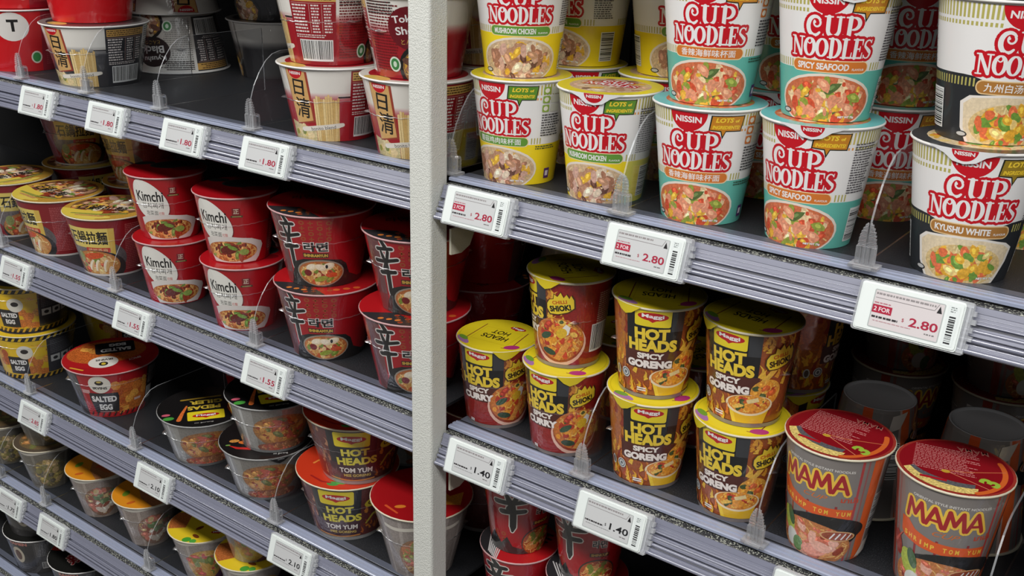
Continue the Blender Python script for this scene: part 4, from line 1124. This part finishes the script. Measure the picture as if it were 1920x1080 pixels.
shelf('shelf', XR0, XR1, ZAr+.345, 'topmost shelf right of the post, above the tall white noodle cups')

# ---------------------------------------------------------------- price tags
def price_tag(x, z, price, red, two, label, group):
    t = fixture('price_tag', label, 'price tag', (x*.9865, -.0150, z), group)
    t.rotation_euler = (radians(-18), 0, 0); t.scale = (.885, .885, .885)
    m = MB(); m.bevbox(-.052, .047, -.010, 0, -.024, .024, .003)
    m.bevbox(-.0505, .0455, -.0112, -.010, -.0225, .0225, .0025); cs = m.build('casing', MAT['tag'], t)
    a = Art(int(abs(x)*1000)); c = (206, 198, 198) if two and x > -.3 else (194, 195, 195)
    a.rrect(-38, -19.5, 29.5, 18.5, 1.5, (170, 176, 174)); a.rect(-37, -18.5, 28.5, 17.5, c)
    a.lines(-36, 12.5, 22, 16.5, 1, (140, 134, 134), h=.5); a.up(); a.rect(-36, 10, 20, 10.6, (130, 124, 124)); a.poly([(20,10),(20.6,10),(24,17),(23.4,17)], (130, 124, 124))
    a.poly([(22.5,8.5),(27.5,8.5),(25,15.5)], (30, 28, 30))
    pc = (160, 26, 56) if red else (30, 30, 32)
    if two:
        a.rect(-37, -4.5, -18, 3.5, (164, 26, 56)); a.text('2 FOR', -27.5, -.5, 16, 4.4, (220, 206, 208), bold=.02); a.lines(-36, 4.5, -18, 6.5, 1, (176, 110, 120), h=.6)
    a.text('$', -6, -6, 2.2, 4, pc); a.text(price, 13.5, -6, 27, 8.6, pc, bold=.018)
    a.lines(-36, -9.6, -8, -7.4, 1, (50, 46, 48), h=.9); a.lines(-34, -13, 4, -11.6, 1, (176, 130, 136) if two else (130, 130, 130), h=.5); a.lines(16, -15, 26, -12.6, 1, (120, 116, 116), h=.5)
    link('screen', flat(a, MAT['screen'], 'screen', z=.0114, plane='xz'), t)
    b = Art(3); b.rect(32, -20, 43, 19, (218, 224, 222)); b.lines(34.5, 12, 40, 18, 3, (120, 128, 126), h=.5); b.up(); yy = -18
    while yy < 9:
        w = b.rnd.choice((.5, .8, 1.2, 1.6)); b.rect(34.5, yy, 40.5, yy+w, (40, 40, 42), up=False); yy += w+b.rnd.choice((.5, .8, 1.1))
    link('barcode_strip', flat(b, MAT['screen'], 'barcode_strip', z=.0114, plane='xz'), cs)
    m = MB(); m.bevbox(-.0545, .0535, -.0086, -.001, -.0255, .0255, .003)
    for k in range(5): m.box(.0535, .0565+.0012*(k % 2), -.008, -.002, -.019+.008*k, -.014+.008*k)
    m.box(.047, .0535, -.0098, -.0086, -.0235, -.0205); m.box(.047, .0535, -.0098, -.0086, .0205, .0235); m.box(.0495, .0515, -.0098, -.0086, -.0205, .0205)
    m.build('clear_holder', MAT['holder'], t)
    return t
TG = 'electronic price tags on the shelf edges'
dz = -.0243
for x, z, pr, red, two, lab in [
    (-1.609, ZA, '1.80', 1, 0, 'white price tag with faint red 1.80, furthest left on its shelf edge'),
    (-1.420, ZA, '1.80', 1, 0, 'white price tag with red 1.80 below the white bowl with black print'),
    (-1.235, ZA, '1.80', 1, 0, 'white price tag with red 1.80 below the empty gap of the upper left shelf'),
    (-1.0625, ZA, '1.80', 1, 0, 'white price tag with red 1.80 nearest the stacked red and white bowls'),
    (-1.7593, ZB, '1.55', 1, 0, 'white price tag below the red stone bowl ramen cut by the left picture edge'),
    (-1.410, ZB, '1.55', 1, 0, 'white price tag with red 1.55 below the stacked kimchi bowls'),
    (-1.091, ZB, '1.55', 1, 0, 'white price tag with red 1.55 below the stacked red spicy ramen bowls'),
    (-1.7722, ZC, '2.85', 1, 0, 'white price tag with small red digits left of the red salted egg bowl'),
    (-1.4016, ZC, '2.10', 0, 0, 'white price tag with black 2.10 below the lone black-lidded bowl'),
    (-1.059, ZC, '2.10', 0, 0, 'white price tag with black 2.10 below the tom yum bowls'),
    (-1.9233, ZD, '1.75', 0, 0, 'white price tag cut by the left picture edge above the black bowls'),
    (-1.7678, ZD, '1.80', 0, 0, 'white price tag with black digits above the black lid with red characters'),
    (-.7067, ZAr, '2.80', 1, 1, 'white price tag reading 2 FOR 2.80 overlapping the cream post'),
    (-.4899, ZAr, '2.80', 1, 1, 'white price tag reading 2 FOR 2.80 below the teal seafood cups'),
    (-.2243, ZAr, '2.80', 1, 1, 'large white price tag reading 2 FOR 2.80 below the black and white cups'),
    (-.7025, ZBr, '1.40', 0, 0, 'white price tag with black 1.40 beside the cream post'),
    (-.5078, ZBr, '1.40', 0, 0, 'white price tag with black 1.40 below the goreng cups'),
    (-.2686, ZBr, '1.40', 0, 0, 'white price tag cut by the bottom picture edge below the grey tom yum cups')]:
    price_tag(x, z+dz, pr, red, two, lab, TG)

# ---------------------------------------------------------------- clear dividers
def divider_meshes():
    c = MB(); c.box(-.013, .013, -.003, .012, .0028, .0058); c.box(-.008, .008, -.0045, .0, .0028, .0046)
    base = mesh('divider_foot', c.v, c.f, MAT['clearclip'])
    c = MB()
    for k in range(7):   # ridged bullet-shaped front finger in two halves
        w = (.0078, .0077, .0074, .0069, .0061, .0049, .0033)[k]; z0 = .0225+.0031*k
        for sg in (-1, 1):
            a, b = (.0012, w) if sg > 0 else (-w, -.0012)
            c.box(a, b, .0008, .0048, z0, z0+.0019); a2, b2 = (a, b-.0012) if sg > 0 else (a+.0012, b)
            c.box(a2, b2, .0016, .0040, z0+.0019, z0+.0031)
    for x0, x1 in ((-.0088,-.0048),(-.0028,-.0011),(.0011,.0028),(.0048,.0088)): c.box(x0, x1, .0006, .0050, .0058, .0225)
    c.box(-.0084, .0084, .0026, .0034, .0058, .0225)
    ap = [(.0062,.0058),(.0062,.0195),(.0070,.0222),(.0090,.0236),(.0112,.0236),(.0132,.0222),(.0140,.0195),(.0140,.0058),(.0124,.0058),(.0124,.0188),(.0116,.0206),(.0086,.0206),(.0078,.0188),(.0078,.0058)]
    c.prism_x(ap, -.0062, -.0012); c.prism_x(ap, .0012, .0062)
    prong = mesh('divider_prongs', c.v, c.f, MAT['clearclip'])
    pr = [(.012,.006),(.0045,.012),(.0035,.030),(.006,.045),(.012,.060),(.022,.076),(.034,.090),(.046,.098),(.06,.101),(.20,.101),(.20,.006)]
    m = MB(); m.prism_x(pr[::-1], -.0009, .0009)
    me = mesh('divider_sheet', m.v, m.f, MAT['fin']); me.materials.append(MAT['edge'])
    for i in range(len(pr)): me.polygons[i].material_index = 1
    return base, prong, me
DM = divider_meshes()
DG = 'clear plastic dividers along the shelf fronts'
for x, z, lab in [
    (-1.671, ZA, 'clear plastic divider between the red bowl and the white bowl with black print'),
    (-1.486, ZA, 'clear plastic divider in front of the bar code of the white bowl with black print'),
    (-1.304, ZA, 'clear plastic divider left of the gap on the upper left shelf'),
    (-1.103, ZA, 'clear plastic divider just left of the stacked red and white bowls'),
    (-1.818, ZB, 'clear plastic divider at the left edge beside the stone bowl ramen'),
    (-1.470, ZB, 'clear plastic divider between stone bowl ramen and kimchi bowls'),
    (-1.126, ZB, 'clear plastic divider in front of the second kimchi stack'),
    (-1.799, ZC, 'clear plastic divider between yellow striped bowls and red salted egg bowl'),
    (-1.466, ZC, 'clear plastic divider between the red salted egg bowl and the lone black-lidded bowl'),
    (-1.106, ZC, 'clear plastic divider left of the tom yum bowls'),
    (-1.805, ZD, 'clear plastic divider left of the cup with a peeled orange lid'),
    (-1.466, ZD, 'clear plastic divider left of the yellow-lidded cup'),
    (-1.975, ZD, 'clear plastic divider at the left picture edge beside the grey cups'),
    (-.7625, ZAr, 'clear plastic divider half hidden by the cream post beside mushroom chicken cups'),
    (-.5292, ZAr, 'clear plastic divider between the mushroom chicken and teal seafood cups'),
    (-.275, ZAr, 'clear plastic divider between the teal seafood and black and white cups'),
    (-.5600, ZBr, 'clear plastic divider between the curry and goreng cups'),
    (-.3445, ZBr, 'clear plastic divider between the goreng cups and the first grey tom yum cup'),
    (-.1225, ZBr, 'clear plastic divider right of the second grey tom yum cup')]:
    d = fixture('shelf_divider', lab, 'divider', (x, .0075 if 'half hidden' in lab else 0, z), DG)
    ft = link('foot', DM[0], d); link('prongs', DM[1], ft); link('sheet', DM[2], d)

# ---------------------------------------------------------------- the cups and bowls
SPOTS = {}
def put(kind, x, y, z, rel, label, group, inv=False, cat=None, tilt=(0, 0)):
    K = KINDS[kind]; bowl = K['R'] > .057
    rz = math.atan2(CAMPOS.x-x, -(CAMPOS.y-y))+radians(rel)
    z += .0004; o = empty('noodle_bowl' if bowl else 'noodle_cup', (x, y, z))
    if inv:
        o.location.z = z+K['h']; o.rotation_euler = (pi, 0, rz+pi)
    else: o.rotation_euler = (0, 0, rz)
    tag(o, label, cat or ('noodle bowl' if bowl else 'noodle cup'), group)
    for nm, me in K['parts']:
        q = link(nm, me, o)
        if nm == 'lid': lid = q
        elif nm == 'pull_tab': q.parent = lid
    return o
def top(kind, z): return z+KINDS[kind]['h']+.0007

g = 'printed bowls on the upper left shelf'
z2 = top('shoyu', ZA)
put('roundlogo', -1.795, .085, ZA, -6, 'red bowl with white round mark, lower of two at the left picture edge', g)
put('roundlogo', -1.792, .085, top('roundlogo', ZA), -16, 'red bowl stacked on the red bowl in the top left corner', g)
put('kyublack', -1.583, .092, ZA, -18, 'white bowl with black print and bar code, standing alone on the shelf front', g)
put('roundlogo', -1.600, .100, top('kyublack', ZA), 70, 'red bowl on top of the white bowl with black print', g)
put('palebowl', -1.605, .268, ZA, 100, 'upside-down white and black bowl behind the front row of the upper left shelf', g, inv=True)
put('palebowl', -1.622, .270, ZA+.0967, -20, 'upside-down pale bowl stacked on the other upside-down bowl', g, inv=True)
put('kyublack', -1.43, .340, ZA, 120, 'dim bowl at the back of the gap, lower of its stack', g)
put('kyublack', -1.43, .340, top('kyublack', ZA), 160, 'dim bowl at the back of the gap, upper of its stack', g)
put('shoyu', -1.016, .072, ZA, -8, 'white and red bowl with tan calligraphy panel, under the bowl showing a nutrition table', g)
put('shoyu', -1.018, .072, z2, -74, 'red and white bowl turned to show its nutrition table and large bar code', g)
put('shoyu', -.868, .074, ZA, -8, 'white and red bowl with tan calligraphy panel cut off by the cream post', g)
put('shoyu', -.868, .074, z2, -146, 'bowl with a dark red round mark stacked beside the cream post', g)
put('shoyu', -.872, .222, ZA, -52, 'lower bowl glimpsed just right of the cream post, bar code showing', g)
put('shoyu', -.872, .222, z2, -10, 'upper bowl glimpsed just right of the cream post, noodle bundle showing', g)
put('shoyu', -1.020, .224, ZA, 60, 'dim bowl behind the stack with the nutrition table', g)

g = 'bowls on the second left shelf'
put('stone', -1.902, .080, ZB, 30, 'grey and red bowl cut by the left picture edge beside stone bowl ramen', g)
put('stone', -1.905, .236, ZB, 40, 'dim red bowl at the far left, lower of the stack behind the front row', g)
put('stone', -1.905, .236, top('stone', ZB), 10, 'dim red bowl at the far left with a pale bowl picture, upper of its stack', g)
put('stone', -1.735, .079, ZB, -52, 'dark red ramen bowl with yellow label turned left, left of its twin', g)
put('stone', -1.578, .078, ZB, -20, 'dark red ramen bowl with yellow label in black characters facing front', g)
put('stone', -1.700, .234, ZB, 60, 'dim ramen bowl behind the two yellow-labelled bowls, lower of its stack', g)
put('stone', -1.700, .234, top('stone', ZB), -36, 'dim red ramen bowl raised behind the two yellow-labelled bowls', g)
zk = top('kimchi', ZB)
put('kimchi', -1.384, .064, ZB, -3, 'red kimchi bowl, bottom of the left kimchi stack', g)
put('kimchi', -1.392, .066, zk, -3, 'red kimchi bowl, top of the left kimchi stack', g)
put('kimchi', -1.216, .064, ZB, -8, 'red kimchi bowl, bottom of the right kimchi stack', g)
put('kimchi', -1.224, .066, zk, -12, 'red kimchi bowl, top of the right kimchi stack', g)
put('kimchi', -1.40, .200, ZB, 30, 'dim red kimchi bowl in the second row, behind the left kimchi stack', g)
put('kimchi', -1.21, .200, ZB, 30, 'dim red kimchi bowl in the second row, behind the right kimchi stack', g)
zs = top('shin', ZB)
put('shin', -1.046, .075, ZB, 0, 'red spicy ramen bowl with black brush character, bottom of the stack nearer the kimchi bowls', g)
put('shin', -1.052, .077, zs, 0, 'red spicy ramen bowl with black brush character, top of the stack nearer the kimchi bowls', g)
put('shin', -.878, .075, ZB, 10, 'red spicy ramen bowl partly hidden by the post, bottom of its stack', g)
put('shin', -.880, .085, zs, 6, 'red spicy ramen bowl partly hidden by the post, top of its stack', g)
put('shin', -.885, .228, ZB, 130, 'lower red bowl glimpsed in shade just right of the post', g)
put('shin', -.885, .238, zs, 110, 'upper red bowl glimpsed in shade just right of the post', g)
put('shin', -1.05, .232, ZB, 60, 'dim red bowl behind the spicy ramen stack nearer the kimchi bowls', g)

g = 'bowls on the third left shelf'
ze = top('egg_black', ZC)
put('egg_black', -1.905, .085, ZC, 14, 'yellow and black hazard-striped salted egg bowl, lower of its stack', g)
put('egg_black', -1.909, .087, ze, 10, 'yellow and black hazard-striped salted egg bowl, upper of its stack', g)
put('egg_black', -1.885, .265, ZC, 60, 'dim yellow and black bowl behind the hazard-striped stack', g)
put('egg_red', -1.646, .088, ZC, 0, 'red salted egg bowl with white round mark standing alone', g)
put('egg_red', -1.52, .292, ZC, 20, 'dim salted egg bowl in the second row, lower of its stack', g)
put('egg_red', -1.52, .292, top('egg_red', ZC), -30, 'dim salted egg bowl in the second row, upper of its stack', g)
put('giler', -1.367, .078, ZC, 0, 'bowl with black lid and yellow mark, standing alone beside the salted egg bowl', g)
put('giler_open', -1.203, .076, ZC, 0, 'bowl with black lid showing a red chilli, under another bowl', g)
put('giler', -1.190, .084, top('giler_open', ZC), 8, 'noodle-pictured bowl stacked on the black lid with the red chilli', g)
put('giler', -1.25, .236, ZC, 80, 'dim bowl behind the chilli-lidded stack', g)
put('giler', -1.095, .300, top('giler', ZC), 30, 'dim bowl raised at the back between chilli and tom yum stacks', g)
put('giler', -1.095, .300, ZC, 30, 'dim bowl at the back, under the raised one, between chilli and tom yum stacks', g)
put('tomyum', -1.022, .080, ZC, -16, 'tom yum bowl with bright orange lid, bottom of its stack', g)
put('tomyum', -1.002, .082, top('tomyum', ZC), -7, 'tom yum bowl, top of the stack under the shelf edge', g)
put('red_lid_cup', -.868, .074, ZC, 0, 'clear bowl with dark red lid cut off by the post', g)
put('tomyum', -.872, .228, ZC, 60, 'lower bowl glimpsed right of the post below the tag reading 1.40', g)
put('tomyum', -.872, .228, top('tomyum', ZC), 20, 'upper red and yellow bowl glimpsed right of the post below the tag reading 1.40', g)

g = 'clear cups on the fourth left shelf'
put('grey_cup', -2.04, .066, ZD, 0, 'brownish cup at the left picture edge, fourth shelf', g)
put('grey_cup', -1.885, .066, ZD, 0, 'greyish clear cup with yellow noodles, lower of its stack', g)
put('grey_cup', -1.883, .068, top('grey_cup', ZD), 20, 'dark-topped clear cup stacked on the greyish cup', g)
put('tomyum_cup', -1.710, .072, ZD, 0, 'clear cup with peeled orange lid, left of its twin', g)
put('tomyum_cup', -1.555, .072, ZD, 14, 'clear cup with orange lid, right of its twin', g)
put('tomyum_cup', -1.70, .200, ZD, 30, 'dim orange-lidded cup in the second row, fourth shelf', g)
put('yellow_cup', -1.385, .070, ZD, 0, 'clear cup with yellow lid below the lower 2.10 price tag, left of its twin', g)
put('yellow_cup', -1.255, .070, ZD, 20, 'yellow-lidded cup at the bottom picture edge, under a stacked cup', g)
put('yellow_cup', -1.250, .072, top('yellow_cup', ZD), 0, 'clear cup stacked on the yellow lid at the bottom picture edge', g)
put('yellow_cup', -1.385, .200, ZD, 60, 'dim yellow-lidded cup in the second row, fourth shelf', g)

g = 'black bowls on the lowest left shelf'
put('black_bowl', -1.990, .080, ZE, -10, 'black bowl with bar code in the bottom left corner, lower of its stack', g)
put('black_bowl', -1.992, .080, top('black_bowl', ZE), 10, 'black bowl in the bottom left corner, upper of its stack', g)
put('black_bowl', -1.815, .080, ZE, 0, 'bowl with black lid bearing red outlined characters, bottom left', g)
put('egg_red', -1.80, .245, ZE, 20, 'red-lidded bowl behind the black lid with red characters', g)
put('egg_red', -1.630, .090, ZE, 0, 'red-lidded bowl at the bottom edge right of the black lid', g)

g = 'tall white cups on the upper right shelf'
zc = top('mush_en', ZAr)
put('mush_cn', -.7045, .064, ZAr, -33, 'mushroom chicken cup with green Chinese label, bottom of the stack beside the post', g)
put('mush_en', -.707, .066, zc, -4, 'yellow and white mushroom chicken cup, top of the stack beside the post', g)
put('mush_en', -.588, .066, ZAr, -23, 'single yellow-lidded mushroom chicken cup in the front row', g)
put('mush_cn', -.705, .185, ZAr, 10, 'dim mushroom chicken cup in the second row behind the post-side stack', g)
put('mush_en', -.699, .186, zc, -52, 'dim mushroom chicken cup, raised in the second row behind the post-side stack', g)
put('mush_cn', -.587, .190, ZAr, 10, 'dim mushroom chicken cup under the raised one behind the single yellow-lidded cup', g)
put('mush_en', -.583, .192, zc, 22, 'mushroom chicken cup raised in the second row behind the single yellow-lidded cup', g)
put('sea_cn', -.4705, .066, ZAr, -15, 'teal and white seafood cup with Chinese label, bottom of the left seafood stack', g)
put('sea_cn', -.474, .072, zc, -9, 'teal and white seafood cup with Chinese label, top of the left seafood stack', g)
put('sea_en', -.354, .067, ZAr, -23, 'teal and white spicy seafood cup with English label, bottom of the right seafood stack', g)
put('sea_en', -.355, .075, zc, -3, 'teal and white spicy seafood cup with English label, top of the right seafood stack', g)
put('kyu_en', -.211, .066, ZAr, 4, 'black and white cup with brown English label, bottom of the rightmost stack', g)
put('kyu_cn', -.212, .080, zc, 24, 'black and white cup with brown Chinese label, top of the rightmost stack', g)
put('sea_en', -.462, .200, ZAr, 0, 'dim seafood cup in the second row, behind the left seafood stack, lower', g)
put('sea_en', -.445, .200, zc, 12, 'dim seafood cup in the second row, behind the left seafood stack, upper', g)
put('sea_cn', -.330, .205, ZAr, 12, 'dim seafood cup in the second row, behind the right seafood stack, lower', g)
put('sea_cn', -.325, .205, zc, 12, 'dim seafood cup in the second row, behind the right seafood stack, upper', g)
put('kyu_en', -.195, .200, ZAr, 0, 'dim black and white cup in the second row, lower of the rightmost pair', g)
put('kyu_en', -.195, .200, zc, 0, 'dim black and white cup in the second row, upper of the rightmost pair', g)

g = 'yellow-lidded spicy cups on the lower right shelf'
zh = top('goreng', ZBr)
put('curry', -.730, .064, ZBr, -31, 'single spicy curry cup with yellow lid beside the cream post', g)
put('curry', -.6245, .060, ZBr, -35, 'spicy curry cup with torn yellow lid under another cup', g)
put('curry', -.628, .068, zh, -76, 'dark red cup turned to show a yellow flame badge, stacked on the curry cup', g)
put('goreng', -.507, .062, ZBr, -3, 'spicy goreng cup, bottom of the left goreng stack', g)
put('goreng', -.509, .064, zh, -6, 'spicy goreng cup, top of the left goreng stack', g)
put('goreng', -.398, .064, ZBr, -28, 'spicy goreng cup, bottom of the right goreng stack', g)
put('goreng', -.400, .070, zh, -27, 'spicy goreng cup with bent lid, top of the right goreng stack', g)
put('goreng', -.402, .182, ZBr, 60, 'dim goreng cup in the second row behind the right goreng stack, lower', g)
put('goreng', -.390, .182, zh, 75, 'goreng cup glimpsed in the second row behind the right goreng stack, upper', g)
put('curry', -.615, .180, ZBr, 40, 'dim curry cup in the second row behind the flame-badge stack', g)
put('curry', -.508, .180, ZBr, 40, 'dim cup in the second row behind the left goreng stack', g)
put('curry', -.745, .255, ZBr, 200, 'dim dark cup behind the single curry cup, lower of its stack', g)
put('grey_cup', -.745, .255, top('curry', ZBr), 30, 'dim upside-down dark cup behind the single curry cup, upper of its stack', g, inv=True)

g = 'grey tom yum cups on the lower right shelf'
put('mama', -.291, .060, ZBr, -21, 'grey and orange shrimp tom yum cup, left of the front pair', g)
put('mama', -.180, .066, ZBr, 2, 'grey and orange shrimp tom yum cup, right of the front pair', g)
put('mama', -.289, .174, ZBr, 120, 'upside-down cup with pale base behind the left tom yum cup', g, inv=True)
put('mama', -.178, .180, ZBr, 120, 'upside-down cup with pale base behind the right tom yum cup', g, inv=True)
put('mama', -.305, .290, ZBr, 60, 'dim cup at the back behind the left upside-down cup, lower of its stack', g)
put('mama', -.305, .290, top('mama', ZBr), 60, 'dim dark red cup at the back behind the left upside-down cup, upper of its stack', g)
put('mama', -.190, .294, ZBr, 60, 'dim cup at the back behind the right upside-down cup, lower of its stack', g)
put('mama', -.190, .294, top('mama', ZBr), 60, 'dim dark cup at the back behind the right upside-down cup, upper of its stack', g)
put('giler', -.038, .085, ZBr, -70, 'dark bowl with lines of print at the right picture edge', 'bowls at the right picture edge')

g = 'red cups on the shaded lower right shelf'
put('shincup', -.690, .068, ZCr, -30, 'red cup with striped black lid corner, lower of the left shaded stack', g)
put('shincup', -.693, .070, top('shincup', ZCr), -4, 'red cup with large black brush character, upper of the left stack in the shade', g)
put('shincup', -.583, .068, ZCr, -10, 'red cup, lower of the right stack in the shade', g)
put('shincup', -.584, .072, top('shincup', ZCr), -28, 'red cup with brush character turned left, upper of the right shaded stack', g)
put('shincup', -.470, .068, ZCr, -10, 'dark red cup in the shade at the bottom edge', g)
